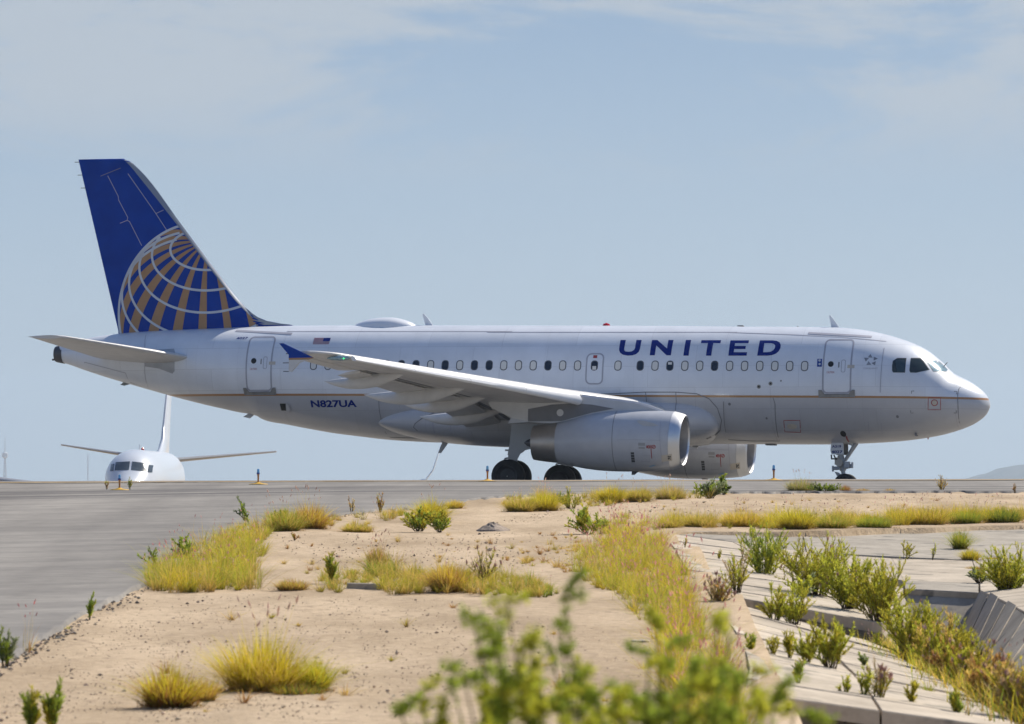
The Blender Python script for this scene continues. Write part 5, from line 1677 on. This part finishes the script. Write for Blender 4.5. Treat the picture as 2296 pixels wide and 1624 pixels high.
def surf_pt(px, py):
    return gpt(px, py)
PLANT_N = [0]
def plant(kind, px, py, wpx, hpx, pals, label, d=None, n=None, group=None, **kw):
    """kind: grass_clump, leafy_weed or shrub, at the photo position of its foot"""
    g = W(px, py, d) if d else gpt(px, py)
    sc = FPX/g.y; rad, h = .5*wpx/sc, hpx/sc
    if group == 'plants growing in the concrete channel' and kind == 'shrub': rad, h, n, pals = rad*1.35, h*1.05, int((n or 14)*1.15), [{'green': 'lime', 'dark': 'green'}.get(p, p) for p in pals]
    if group == 'plants growing in the concrete channel' and kind == 'leafy_weed': pals = [{'rust': 'olive', 'straw': 'lime'}.get(p, p) for p in pals]
    PLANT_N[0] += 1; rnd = random.Random(100+PLANT_N[0])
    if kind == 'grass_clump':
        m = grow_clump(rad, h, n or int(min(1600, 200+8200*rad*h+380*rad)), pals, rnd, **kw)
    else:
        kw['lsz'] = min(kw.get('lsz', .06), h*.16+.01); kw['lw'] = min(kw.get('lw', .010), h*.05+.003)
        m = grow_bush(rad, h, n or 14, pals, rnd, **kw)
    o = m.obj(kind, MATS['grass_blade' if kind == 'grass_clump' else 'leaf'], loc=g)
    return tag(o, label, {'grass_clump': 'grass', 'leafy_weed': 'weed', 'shrub': 'shrub'}[kind], group)

GC, LW, SH = 'grass_clump', 'leafy_weed', 'shrub'
VG = 'plants on the sandy verge'; VC = 'plants growing in the concrete channel'
# near sand
plant(GC, 585, 1552, 240, 165, ['lemon', 'lemon', 'yellow', 'straw'], 'largest bright yellow-green grass clump on the near sand', group=VG, heads=14)
plant(GC, 700, 1550, 110, 95, ['lemon', 'lime'], 'yellow clump growing against the right of the largest one', group=VG)
plant(GC, 670, 1558, 190, 36, ['dark', 'olive', 'rust'], 'low dark mat at the foot of the largest yellow clump', group=VG, lean=1.3)
plant(GC, 380, 1584, 165, 118, ['lemon', 'lemon', 'rust'], 'rounded yellow-green clump left of the largest one', group=VG, heads=5)
plant(GC, 462, 1572, 55, 70, ['yellow', 'rust', 'straw'], 'small orange-tinged tuft between the two biggest near clumps', group=VG)
plant(LW, 70, 1640, 50, 95, ['green', 'olive'], 'upright green weed at the bottom left corner', group=VG, n=10, leaf_n=40)
plant(LW, 122, 1640, 60, 95, ['olive', 'green'], 'leaning green weed beside the one in the bottom left corner', group=VG, n=12, leaf_n=40)
plant(LW, 12, 1500, 55, 75, ['green', 'grey'], 'green weed cut by the left edge at the pavement border', group=VG, n=9)
plant(GC, 62, 1462, 40, 90, ['pink', 'rust'], 'thin pink-headed stalks beside the pavement at far left', group=VG, n=12, heads=7, head=(.62, .20, .20))
plant(LW, 200, 1392, 22, 52, ['green', 'olive'], 'small lone weed on the pavement edge at left', group=VG, n=5, leaf_n=40)
plant(GC, 152, 1412, 26, 14, ['green', 'olive'], 'tiny green tuft on the pavement edge left of the lone weed', group=VG, n=40, lean=.9)
plant(LW, 240, 1102, 12, 26, ['olive', 'rust'], 'tiny weed left of the edge light before the distant airplane', group=VG, n=5, leaf_n=10)
plant(LW, 291, 1102, 12, 36, ['olive', 'green'], 'tiny upright weed right of the edge light before the distant airplane', group=VG, n=5, leaf_n=14)
# band along the pavement edge, left
plant(SH, 420, 1258, 75, 72, ['grey', 'green'], 'grey-green leafy sprig arching over the pavement edge', group=VG, n=5, leaf_n=26, lsz=.06, lw=.032, tilt=-.7, twigs=2)
plant(SH, 352, 1280, 55, 50, ['grey', 'green'], 'smaller grey-green sprig at the left tip of the grass band', group=VG, n=5, leaf_n=22, lsz=.06, lw=.03, tilt=-.5, twigs=2)
plant(SH, 558, 1178, 46, 62, ['grey', 'green'], 'dark leafy sprig leaning over the pavement at the top of the grass band', group=VG, n=4, leaf_n=26, lsz=.07, lw=.035, tilt=-.6, twigs=2)
plant(GC, 640, 1192, 100, 70, ['olive', 'straw', 'green'], 'green and straw clump at the upper end of the grass band', group=VG, heads=10)
plant(GC, 696, 1186, 100, 76, ['yellow', 'straw', 'rust'], 'tall orange-yellow clump by the pavement, below the registration', group=VG, heads=14)
plant(SH, 625, 1180, 46, 34, ['green', 'dark'], 'dark green leafy patch left of the tall orange-yellow clump', group=VG, n=14, leaf_n=40, lsz=.09, lw=.05)
plant(GC, 800, 1193, 110, 28, ['straw', 'olive'], 'low dry tuft between two tall clumps by the pavement', group=VG, lean=1.0)
plant(LW, 852, 1150, 26, 44, ['rust', 'olive'], 'thin brown weed against the pavement, right of the low dry tuft', group=VG, n=9, leaf_n=16)
plant(LW, 788, 1152, 18, 36, ['rust', 'straw'], 'spindly straw weed at the pavement edge', group=VG, n=5, leaf_n=10)
plant(GC, 968, 1170, 95, 68, ['lemon', 'olive', 'yellow'], 'bright clump below the inner flap fairing, its foot ringed with leaves', group=VG, heads=8)
plant(SH, 940, 1192, 90, 44, ['olive', 'olive', 'green'], 'leafy green skirt at the left of the bright middle clump', group=VG, n=26, leaf_n=22, lsz=.07, lw=.022)
plant(SH, 985, 1194, 70, 42, ['green', 'olive'], 'broad-leaved patch at the right foot of the bright middle clump', group=VG, n=18, leaf_n=20, lsz=.09, lw=.04)
plant(GC, 1020, 1140, 55, 26, ['straw', 'yellow'], 'pale tuft at the pavement edge right of the bright middle clump', group=VG)
plant(GC, 845, 1282, 66, 72, ['rust', 'olive', 'pink'], 'reddish clump with upright stalks alone on open sand', group=VG, heads=16, head=(.5, .3, .26), lean=.35)
plant(GC, 655, 1322, 110, 34, ['straw', 'olive', 'rust'], 'flat straw tuft left of the concrete block', group=VG, lean=1.1)
plant(LW, 742, 1310, 30, 68, ['olive', 'green'], 'upright green weed left of the concrete block', group=VG, n=9, leaf_n=44)
plant(GC, 1005, 1326, 115, 82, ['yellow', 'straw', 'rust'], 'golden clump with a dark foot right of the concrete block', group=VG, heads=6)
plant(SH, 1085, 1312, 85, 85, ['pink', 'olive'], 'loose pinkish weed right of the golden clump', group=VG, n=16, leaf_n=14, heads=.7)
plant(LW, 660, 1212, 22, 14, ['rust', 'olive'], 'tiny reddish weed on the open sand', group=VG, n=6)
# along the taxiway edge, right half
plant(GC, 1165, 1148, 90, 44, ['olive', 'straw'], 'olive tuft at the pavement edge under the near wheels', group=VG, heads=5)
plant(GC, 1218, 1146, 105, 56, ['lemon', 'lemon', 'olive'], 'bright yellow tuft with dark foot under the far main wheels', group=VG, heads=4)
plant(SH, 1280, 1142, 90, 44, ['olive', 'green'], 'mixed green weed right of the bright yellow tuft', group=VG, n=20, leaf_n=24)
plant(GC, 1372, 1126, 80, 50, ['yellow', 'olive'], 'yellow-green tuft below the near engine', group=VG, heads=8)
plant(GC, 1430, 1124, 90, 40, ['straw', 'olive'], 'pale tuft right of the one below the near engine', group=VG, heads=10)
plant(GC, 1505, 1120, 110, 42, ['olive', 'pink', 'straw'], 'brownish seeding tuft in front of the far engine', group=VG, heads=24)
plant(SH, 1592, 1118, 80, 40, ['green', 'grey'], 'rounded green shrub in front of the far engine intake', group=VG, n=22, leaf_n=34, lsz=.08, lw=.035)
plant(SH, 1624, 1112, 34, 46, ['green', 'dark'], 'upright dark sprig beside the rounded green shrub', group=VG, n=8, leaf_n=50, lsz=.08, lw=.035)
plant(GC, 1795, 1104, 95, 40, ['grey', 'olive', 'pink'], 'grey-green seeding clump left of the nose wheel', group=VG, heads=14)
plant(SH, 1850, 1105, 95, 21, ['dark', 'green'], 'low dark green mat just under the nose wheel', group=VG, n=36, leaf_n=26, lsz=.08, lw=.04)
plant(GC, 1895, 1104, 26, 22, ['rust'], 'small rust tuft right of the dark green mat', group=VG)
plant(GC, 1935, 1104, 44, 13, ['rust', 'straw'], 'flat rust tuft at the pavement edge below the nose', group=VG, lean=1.2)
plant(GC, 1995, 1104, 30, 12, ['rust', 'straw'], 'flat rust tuft farther right below the nose tip', group=VG, lean=1.2)
plant(LW, 2112, 1102, 38, 34, ['rust', 'straw'], 'bare brown weed at the pavement edge below the nose cone', group=VG, n=16, leaf_n=8)
plant(LW, 2276, 1106, 18, 20, ['pink', 'rust'], 'tiny pink weed at the pavement edge near the right border', group=VG, n=6, leaf_n=8)
# strip behind the channel
plant(GC, 1500, 1186, 70, 34, ['olive', 'straw'], 'olive tuft at the left end of the strip behind the channel', group=VG)
plant(GC, 1570, 1184, 110, 44, ['straw', 'olive'], 'straw tuft second from the left behind the channel', group=VG, heads=10)
plant(GC, 1660, 1182, 130, 52, ['straw', 'yellow'], 'wide golden tuft left of the bright one behind the channel', group=VG, heads=18)
plant(GC, 1785, 1187, 100, 64, ['lemon', 'lemon', 'olive'], 'brightest round clump on the rim of the channel apron', group=VG, heads=4)
plant(GC, 1866, 1186, 110, 44, ['straw', 'olive', 'green'], 'mixed tuft right of the brightest rim clump', group=VG, heads=6)
plant(GC, 1960, 1184, 130, 38, ['olive', 'green'], 'olive tuft in the middle of the rim right of the nose gear', group=VG)
plant(GC, 2075, 1176, 150, 56, ['straw', 'yellow', 'olive'], 'tall straw tuft on the rim near the right border', group=VG, heads=16)
plant(GC, 2165, 1174, 110, 40, ['green', 'olive'], 'green tuft on the rim right of the tall straw one', group=VG)
plant(GC, 2250, 1172, 120, 44, ['dark', 'olive', 'green'], 'dark green tuft on the rim at the right border', group=VG)
plant(SH, 1318, 1198, 110, 56, ['green', 'olive'], 'leafy green weed standing behind the pink grass bank', group=VG, n=22, leaf_n=26, lsz=.08, lw=.035)
# channel
plant(SH, 1712, 1302, 110, 105, ['green', 'dark'], 'dark feathery shrub on the upper terrace', d=76, group=VC, n=34, leaf_n=60)
plant(SH, 1650, 1330, 80, 90, ['olive', 'green', 'pink'], 'loose shrub left of the dark feathery one', d=68.5, group=VC, n=18, leaf_n=26)
plant(SH, 1832, 1335, 150, 118, ['olive', 'green'], 'wide yellow-green shrub above the first step', d=71, group=VC, n=56, leaf_n=56, heads=.2)
plant(SH, 1905, 1366, 130, 112, ['olive', 'lime', 'green'], 'bushy shrub between the wide one and the trench', d=68, group=VC, n=50, leaf_n=54, heads=.25)
plant(SH, 1972, 1400, 130, 128, ['olive', 'lime'], 'tall yellow-green shrub at the corner of the trench', d=66.3, group=VC, n=54, leaf_n=56)
plant(SH, 1800, 1342, 70, 44, ['green', 'grey'], 'low leafy weed under the wide terrace shrub', d=70, group=VC, n=16, leaf_n=30, lsz=.07, lw=.04)
plant(SH, 2040, 1480, 140, 120, ['olive', 'lime'], 'shrub filling the channel just below the trench wall', d=61, group=VC, n=58, leaf_n=56, heads=.1)
plant(SH, 2105, 1515, 130, 118, ['olive', 'straw', 'lime'], 'second shrub down the channel, tinged orange', d=57.5, group=VC, n=52, leaf_n=54)
plant(SH, 2165, 1550, 120, 110, ['lime', 'olive', 'rust'], 'third shrub down the channel with white flecks', d=54.5, group=VC, n=48, leaf_n=50, heads=.3)
plant(SH, 2225, 1588, 120, 112, ['straw', 'olive', 'rust'], 'fourth, most orange shrub in the channel', d=50.5, group=VC, n=46, leaf_n=50)
plant(SH, 2285, 1620, 120, 130, ['olive', 'straw', 'pink'], 'lowest channel shrub at the bottom right border', d=47.5, group=VC, n=46, leaf_n=48, heads=.5)
plant(SH, 2262, 1335, 130, 92, ['olive', 'green', 'lime'], 'rounded shrub on the right bank cut by the frame', d=74.5, group=VC, n=58, leaf_n=54)
plant(SH, 2196, 1308, 50, 34, ['green', 'grey'], 'small blue-green rosette left of the right bank shrub', d=78.3, group=VC, n=18, leaf_n=24, lsz=.09, lw=.04)
plant(GC, 2152, 1232, 40, 58, ['olive', 'green'], 'green tuft in the joint of the far apron', d=91.5, group=VC)
plant(GC, 2176, 1256, 56, 34, ['yellow', 'olive'], 'yellow tuft below the green one in the apron joint', d=88.0, group=VC)
plant(GC, 2185, 1277, 66, 12, ['rust', 'rust', 'olive'], 'flat red mat on the lit apron slab', d=84.2, group=VC, lean=1.5)
plant(GC, 2225, 1255, 56, 10, ['rust', 'olive'], 'flat orange mat at the apron edge near the right border', d=88.3, group=VC, lean=1.5)
plant(LW, 2032, 1254, 52, 52, ['olive', 'rust'], 'sparse twiggy weed standing alone on the apron', d=88.1, group=VC, n=6, leaf_n=26)
plant(LW, 2090, 1257, 22, 44, ['rust', 'straw'], 'thin bare stalk right of the twiggy apron weed', d=87.9, group=VC, n=4, leaf_n=8)
plant(GC, 1801, 1226, 16, 36, ['olive', 'green'], 'narrow tuft in the first apron joint', d=91.6, group=VC, n=26, lean=.3)
plant(GC, 1683, 1225, 20, 12, ['green'], 'tiny green tuft on the upper terrace corner', d=92.0, group=VC, n=30)
plant(LW, 1661, 1222, 24, 22, ['olive'], 'tiny twig weed beside the tiny green tuft', d=92.1, group=VC, n=4, leaf_n=12)
plant(LW, 1535, 1228, 14, 24, ['rust', 'pink'], 'tiny red weed at the head of the terrace', d=85.5, group=VC, n=4, leaf_n=10)
plant(LW, 1612, 1258, 14, 26, ['rust', 'olive'], 'small red weed in a terrace joint', d=81, group=VC, n=4, leaf_n=10)
plant(SH, 1612, 1362, 75, 68, ['pink', 'olive', 'rust'], 'pinkish weed at the foot of the first step', d=63.8, group=VC, n=22, leaf_n=14, heads=.6)
plant(SH, 1735, 1398, 60, 72, ['olive', 'green'], 'green weed rooted against the first riser', d=64, group=VC, n=14, leaf_n=38)
plant(SH, 1782, 1404, 84, 80, ['green', 'olive'], 'larger green weed rooted against the first riser', d=64.2, group=VC, n=18, leaf_n=40)
plant(SH, 1862, 1502, 95, 118, ['green', 'olive'], 'biggest weed on the lower terrace', d=51.8, group=VC, n=20, leaf_n=54)
plant(SH, 1808, 1492, 50, 74, ['olive', 'lime'], 'yellowish weed just left of the biggest terrace weed', d=52.1, group=VC, n=12, leaf_n=36)
plant(LW, 1772, 1484, 28, 92, ['olive', 'rust'], 'tall narrow weed on the lower terrace', d=52.3, group=VC, n=6, leaf_n=40)
plant(LW, 1684, 1464, 26, 48, ['green', 'olive'], 'small weed at the left rim of the lower terrace', d=52.2, group=VC, n=7, leaf_n=30)
plant(LW, 1735, 1476, 40, 56, ['rust', 'straw'], 'dry reddish weed left of the tall narrow one', d=52.4, group=VC, n=8, leaf_n=14)
plant(LW, 1936, 1500, 24, 36, ['green', 'grey'], 'stubby green weed right of the biggest terrace weed', d=54.0, group=VC, n=7, leaf_n=30)
plant(SH, 1972, 1578, 62, 92, ['pink', 'olive'], 'wispy pink-topped weed on the lower terrace', d=47.4, group=VC, n=12, leaf_n=16, heads=.8)
plant(LW, 1898, 1566, 44, 46, ['lime', 'rust'], 'short yellow weed left of the wispy pink one', d=47.2, group=VC, n=8, leaf_n=18)
plant(LW, 1938, 1572, 36, 70, ['olive', 'straw'], 'slim weed between the short yellow and wispy pink ones', d=47.3, group=VC, n=6, leaf_n=20)
plant(LW, 2045, 1592, 26, 66, ['olive', 'rust'], 'upright weed near the foot of the lower terrace', d=47.6, group=VC, n=7, leaf_n=28)
plant(GC, 2080, 1552, 44, 34, ['green', 'olive'], 'spiky green rosette on the lower terrace', d=51.0, group=VC, n=60, lean=.9)
plant(LW, 2146, 1610, 34, 72, ['green', 'olive'], 'weed at the lowest right of the lower terrace', d=47.0, group=VC, n=8, leaf_n=34)
plant(LW, 1790, 1538, 34, 60, ['olive', 'green'], 'faint weed behind the foreground bush on the terrace', d=47.4, group=VC, n=7, leaf_n=22)

# the mass of grass nobody could count
def grass_stuff(name, polys, n, h0, h1, pals, label, seed, heads=0.0, lean=.7, wd=.0075, head=(.82, .46, .43), gen=None, patch=0.0):
    rnd = random.Random(seed); m = MB()
    for poly, share in polys:
        xs, ys = [p[0] for p in poly], [p[1] for p in poly]; k = 0; tries = 0
        want = int(n*share)
        while k < want and tries < want*40:
            tries += 1
            px, py = rnd.uniform(min(xs), max(xs)), rnd.uniform(min(ys), max(ys))
            if not in_poly(px, py, poly): continue
            # tufted: keep where noise is high
            if noise.noise(Vector((px*.035, py*.09, seed))) < rnd.uniform(-.16, .42)-patch: continue
            g = gpt(px, py); g.z -= .01
            tall = .86*(h0+(h1-h0)*rnd.random()**1.5)*(.8+.7*noise.noise(Vector((px*.02, py*.05, seed+9))))
            pn = noise.noise(Vector((px*.016, py*.04, seed+5)))*.5+.5+rnd.uniform(-.25, .25)
            pal = pals[max(0, min(len(pals)-1, int(pn*len(pals))))]
            rt = tall*rnd.uniform(.12, .3)
            for b in range(36):
                aa = rnd.uniform(0, 6.28); rr = rt*math.sqrt(rnd.random())
                q = g+Vector((rr*math.cos(aa), rr*math.sin(aa), 0))
                blade(m, q, tall*rnd.uniform(.4, 1.1), (lean*rnd.uniform(.05, 1.1)*(.3+rr/rt) if rnd.random() > .18 else rnd.uniform(.8, 1.8)), aa+rnd.gauss(0, 1.1), wd*rnd.uniform(.6, 1.2), pal if rnd.random() < .75 else rnd.choice(pals), rnd, rnd.uniform(.1, 1.0))
            for b in range(4):
                if rnd.random() < heads: stalk(m, g+Vector((rnd.gauss(0, rt), rnd.gauss(0, rt), 0)), tall*rnd.uniform(.95, 1.45), rnd, 'straw', head)
            k += 1
    o = m.obj(name, MATS['grass_blade'])
    return tag(o, label, 'grass', kind='stuff')
EDGE = [(335, 1326), (330, 1290), (380, 1262), (450, 1228), (520, 1195), (575, 1172), (620, 1180), (590, 1240), (570, 1320), (450, 1330)]
grass_stuff('verge_grass', [(EDGE, 1.0)], 470, .18, .62, ['olive', 'yellow', 'lime', 'straw', 'olive', 'green'], 'thick yellow and olive grass band along the pavement edge', 11, heads=.2, patch=.12)
grass_stuff('dry_grass', [([(600, 1188), (600, 1160), (760, 1165), (1000, 1140), (1000, 1150), (820, 1180)], .35), ([(1110, 1150), (1140, 1118), (1300, 1112), (1640, 1108), (1640, 1116), (1420, 1128), (1320, 1140)], .65)], 260, .15, .45, ['straw', 'olive', 'yellow'], 'thin straw grass where the sand meets the pavement', 12, heads=.2)
grass_stuff('block_grass', [([(715, 1335), (720, 1300), (800, 1285), (900, 1282), (1060, 1285), (1180, 1300), (1270, 1330), (1260, 1345), (1050, 1330), (880, 1332), (858, 1322), (768, 1320), (755, 1332)], 1.0)], 330, .14, .42, ['olive', 'olive', 'straw', 'green'], 'short olive grass round the concrete block', 13, heads=.06, patch=.2)
grass_stuff('pink_grass', [([(1290, 1290), (1330, 1210), (1400, 1160), (1440, 1165), (1480, 1195), (1500, 1225), (1525, 1270), (1545, 1320), (1560, 1380), (1520, 1430), (1440, 1400), (1390, 1340), (1320, 1310)], .72), ([(1470, 1430), (1560, 1390), (1620, 1470), (1640, 1560), (1660, 1640), (1520, 1640), (1500, 1520)], .28)], 620, .16, .62, ['straw', 'yellow', 'olive', 'lime', 'yellow', 'lime', 'pink'], 'bank of tall yellow grass with pink seed heads left of the channel', 14, heads=.9, lean=.85, patch=.06)
grass_stuff('rim_grass', [([(1470, 1186), (1480, 1172), (1700, 1168), (2000, 1162), (2300, 1150), (2300, 1171), (2144, 1175), (1800, 1187)], 1.0)], 640, .18, .52, ['straw', 'olive', 'yellow', 'olive'], 'continuous straw and olive grass on the rim behind the channel', 15, heads=.12, patch=.3)
grass_stuff('sparse_grass', [([(1180, 1200), (1290, 1190), (1330, 1210), (1290, 1290), (1100, 1260)], .45), ([(560, 1340), (1250, 1350), (1480, 1450), (1480, 1600), (800, 1610), (250, 1610)], .18), ([(620, 1210), (1200, 1200), (1180, 1260), (640, 1290)], .2), ([(1450, 1130), (2290, 1112), (2290, 1150), (1480, 1165)], .17)], 170, .06, .22, ['straw', 'rust', 'straw', 'olive'], 'scattered thin dry grass on the open sand', 16, lean=1.0)

def channel_grass():
    rnd = random.Random(21); m = MB()
    for i in range(900):
        d = rnd.uniform(46, 66); X = rnd.gauss(4.85, .28); z = -2.2 if X > 4.62 else -2.2+(4.62-X)*.17
        for b in range(3):
            blade(m, Vector((X+rnd.gauss(0, .03), d+rnd.gauss(0, .05), z-.02)), rnd.uniform(.15, .42), rnd.uniform(.1, .7), rnd.uniform(0, 6.28), .012, rnd.choice(['olive', 'straw', 'green', 'yellow']), rnd, .5)
        if rnd.random() < .12: stalk(m, Vector((X, d, z)), rnd.uniform(.3, .6), rnd, 'pink', (.6, .42, .38))
    tag(m.obj('channel_grass', MATS['grass_blade']), 'mixed grass filling the bottom of the drainage channel', 'grass', kind='stuff')
channel_grass()

# out-of-focus bush close to the camera
def near_bush():
    rnd = random.Random(31); Y0 = 15.0
    root = Vector((at(1430, 1624, Y0).x, Y0, gz(0, Y0)))
    tips = [(1180,1318),(1110,1372),(1150,1395),(1235,1405),(1312,1300),(1300,1368),(1080,1500),(985,1560),(940,1585),(1060,1540),(1130,1470),(1210,1480),(1290,1470),(1380,1560),(1350,1520),(1440,1570),(1520,1372),(1545,1420),(1500,1440),(1600,1470),(1655,1370),(1680,1400),
            (1590,1540),(1660,1530),(1740,1500),(1790,1540),(1700,1590),(1830,1590),(1880,1610),(1120,1560),(1180,1600),(1240,1570),(1310,1590),(1420,1610),(1500,1590),(1560,1600),(1640,1610),(1040,1610),(1250,1530),(1530,1510),(1760,1600)]+[(rnd.gauss(1360, 220), rnd.uniform(1520, 1700)) for _ in range(30)]
    m = MB(); brown = (.12, .09, .05)
    for px, py in tips:
        px -= 45; py += 28*(py < 1480)
        t = at(px, py, Y0+rnd.uniform(-.45, .45))
        a = root+Vector((rnd.uniform(-.08, .08), rnd.uniform(-.08, .08), 0)); mid = a.lerp(t, .62); mid.x = a.x+(t.x-a.x)*.75
        stem(m, a, mid, .010, brown); stem(m, mid, t, .006, (.15, .14, .06))
        pal = PAL[rnd.choice(['green', 'lime', 'lime', 'green'])] if py > 1450 else PAL[rnd.choice(['green', 'green', 'lime'])]
        for k in range(6):
            u = rnd.uniform(.2, 1.0) if k else 1.0
            p = mid.lerp(t, u); q = p+Vector((rnd.uniform(-.07, .07), rnd.uniform(-.07, .07), rnd.uniform(-.02, .07))); stem(m, p, q, .003, (.15, .14, .06))
            for j in range(58):
                c = p.lerp(q, rnd.random())+Vector((rnd.gauss(0, .008), rnd.gauss(0, .008), rnd.gauss(0, .008)))
                leaf(m, c, Vector((rnd.gauss(0, 1), rnd.gauss(0, 1), rnd.gauss(.3, .8))).normalized(), rnd.uniform(.015, .032), rnd.uniform(.008, .014), lerp(pal[1], pal[2], rnd.random()), rnd)
        for j in range(34):
            c = mid.lerp(t, rnd.uniform(.1, 1)); leaf(m, c, Vector((rnd.gauss(0, 1), rnd.gauss(0, 1), rnd.gauss(.3, .8))).normalized(), rnd.uniform(.016, .03), rnd.uniform(.009, .015), lerp(pal[1], pal[2], rnd.random()), rnd)
    v0 = root.copy(); m.v = [p-v0 for p in m.v]
    tag(m.obj('foreground_bush', MATS['leaf'], loc=v0), 'blurred small-leaved green bush close to the camera at bottom centre', 'bush')
near_bush()

# stones, mound, block
def stones():
    rnd = random.Random(41); m = MB()
    def rock(p, s, col):
        v = []
        for d in ((1, 0, 0), (-1, 0, 0), (0, 1, 0), (0, -1, 0), (0, 0, .8), (0, 0, -.5), (.6, .6, .3), (-.6, .6, .35), (-.6, -.6, .3), (.6, -.6, .35)):
            v.append(p+Vector(d)*s*rnd.uniform(.65, 1.15))
        f = [(4, 6, 7), (4, 7, 8), (4, 8, 9), (4, 9, 6), (0, 2, 6), (2, 7, 6), (2, 1, 7), (1, 8, 7), (1, 3, 8), (3, 9, 8), (3, 0, 9), (0, 6, 9), (0, 5, 2), (2, 5, 1), (1, 5, 3), (3, 5, 0)]
        m.add(v, f, [col]*10)
    zone = [((0, 1500), (0, 1624), (1500, 1624), (1500, 1440), (1000, 1345), (560, 1335), (300, 1345)), ((620, 1200), (1300, 1195), (1290, 1290), (700, 1290)), ((1300, 1128), (2296, 1110), (2296, 1150), (1480, 1160), (1100, 1175))]
    for z, n in zip(zone, (6500, 1500, 1700)):
        xs, ys = [p[0] for p in z], [p[1] for p in z]; k = 0
        while k < n:
            px, py = rnd.uniform(min(xs), max(xs)), rnd.uniform(min(ys), max(ys))
            if not in_poly(px, py, z): continue
            k += 1
            if noise.noise(Vector((px*.012, py*.03, 2))) < rnd.uniform(-.6, .45): continue
            g = gpt(px, py); s = .004+.008*rnd.random()+(.020*rnd.random()**2 if rnd.random() < .08 else 0)
            dark = rnd.random() < .28
            rock(g+Vector((0, 0, .006)), s*(1.0 if g.y < 75 else 1.5), jitter((.24, .18, .14) if dark else (.46, .36, .26), rnd, .35))
    # broken asphalt along the pavement edge
    ef = pchip([p[0] for p in PAVE_EDGE], [p[1] for p in PAVE_EDGE])
    for k in range(900):
        px = rnd.uniform(-20, 1000)**1.0; py = ef(px)+abs(rnd.gauss(0, 14 if px < 330 else 3))
        g = gpt(px, py); rock(g+Vector((0, 0, .01)), .008+.024*rnd.random()**2, jitter((.17, .15, .13) if rnd.random() < .6 else (.36, .29, .22), rnd, .3))
    tag(m.obj('gravel', MATS['leafless']), 'scattered pebbles and broken asphalt crumbs on the sand', 'gravel', kind='stuff')
def attr_mat():
    m, n, l, b = new_mat('leafless')
    a = n.new('ShaderNodeAttribute'); a.attribute_name = 'tint'; l.new(a.outputs['Color'], b.inputs['Base Color']); b.inputs['Roughness'].default_value = .9
    MATS['leafless'] = m
attr_mat()
stones()

def block_and_mound():
    g = gpt(815, 1320); s = FPX/g.y
    m = MB(); w = 74/s/2
    m.box((-w, -.14, -.05), (w, .14, 12/s)); o = m.obj('concrete_block', MATS['grey_concrete'], loc=g)
    b = o.modifiers.new('bevel', 'BEVEL'); b.width = .012; b.segments = 2
    o.rotation_euler = (0, R(1.5), R(4))
    tag(o, 'low weathered concrete block half buried in olive grass', 'block')
    g = gpt(1105, 1190); s = FPX/g.y; rnd = random.Random(51); v, f = [], []
    NR, NA = 7, 22; w, h = 38/s, 20/s
    for i in range(NR+1):
        r_ = i/NR
        for k in range(NA):
            a = 2*math.pi*k/NA; nn = 1+.25*noise.noise(Vector((math.cos(a)*2, math.sin(a)*2, r_*3)))
            v.append((w*r_*nn*math.cos(a), .4*r_*nn*math.sin(a), h*(1-r_**1.7)*(1+.3*noise.noise(Vector((r_*6, a*2, 3))))-.02))
    for i in range(NR):
        for k in range(NA): f.append((i*NA+k, i*NA+(k+1) % NA, (i+1)*NA+(k+1) % NA, (i+1)*NA+k))
    o = mesh_obj('rubble_mound', v, f, MATS['stone'], loc=g, smooth=False)
    tag(o, 'small dark mound of rubble on the open sand below the near engine', 'mound')
    # pale flat stones beside the pink grass
    for px, py, ww, hh, lab in ((1437, 1440, 48, 13, 'larger pale flat stone at the foot of the pink grass bank'), (1460, 1470, 26, 16, 'smaller pale stone below the larger flat one')):
        g = gpt(px, py); s = FPX/g.y; m = MB(); rnd = random.Random(int(px))
        pts = [(ww/s/2*math.cos(2*math.pi*k/9)*rnd.uniform(.8, 1.1), .16*math.sin(2*math.pi*k/9)*rnd.uniform(.8, 1.1)) for k in range(9)]
        m.loft([[Vector((x, y, -.02)) for x, y in pts], [Vector((x, y, hh/s*.3)) for x, y in pts], [Vector((x*.8, y*.8, hh/s*.42)) for x, y in pts]])
        tag(m.obj('flat_stone', MATS['concrete'], loc=g), lab, 'stone')
block_and_mound()

# ---------------------------------------------------------------- haze
def build_haze():
    m = bpy.data.materials.new('haze_air'); m.use_nodes = True; n, l = m.node_tree.nodes, m.node_tree.links
    n.clear(); o = n.new('ShaderNodeOutputMaterial'); v = n.new('ShaderNodeVolumePrincipled')
    v.inputs['Color'].default_value = (0.70, 0.85, 1.0, 1); v.inputs['Density'].default_value = 0.00008; v.inputs['Anisotropy'].default_value = 0.2
    l.new(v.outputs[0], o.inputs['Volume'])
    b = MB(); b.box((-10600, -60, -18), (10600, 16800, 345)); h = b.obj('haze', m)
    tag(h, kind='stuff')
HAZE = True
if HAZE: build_haze()
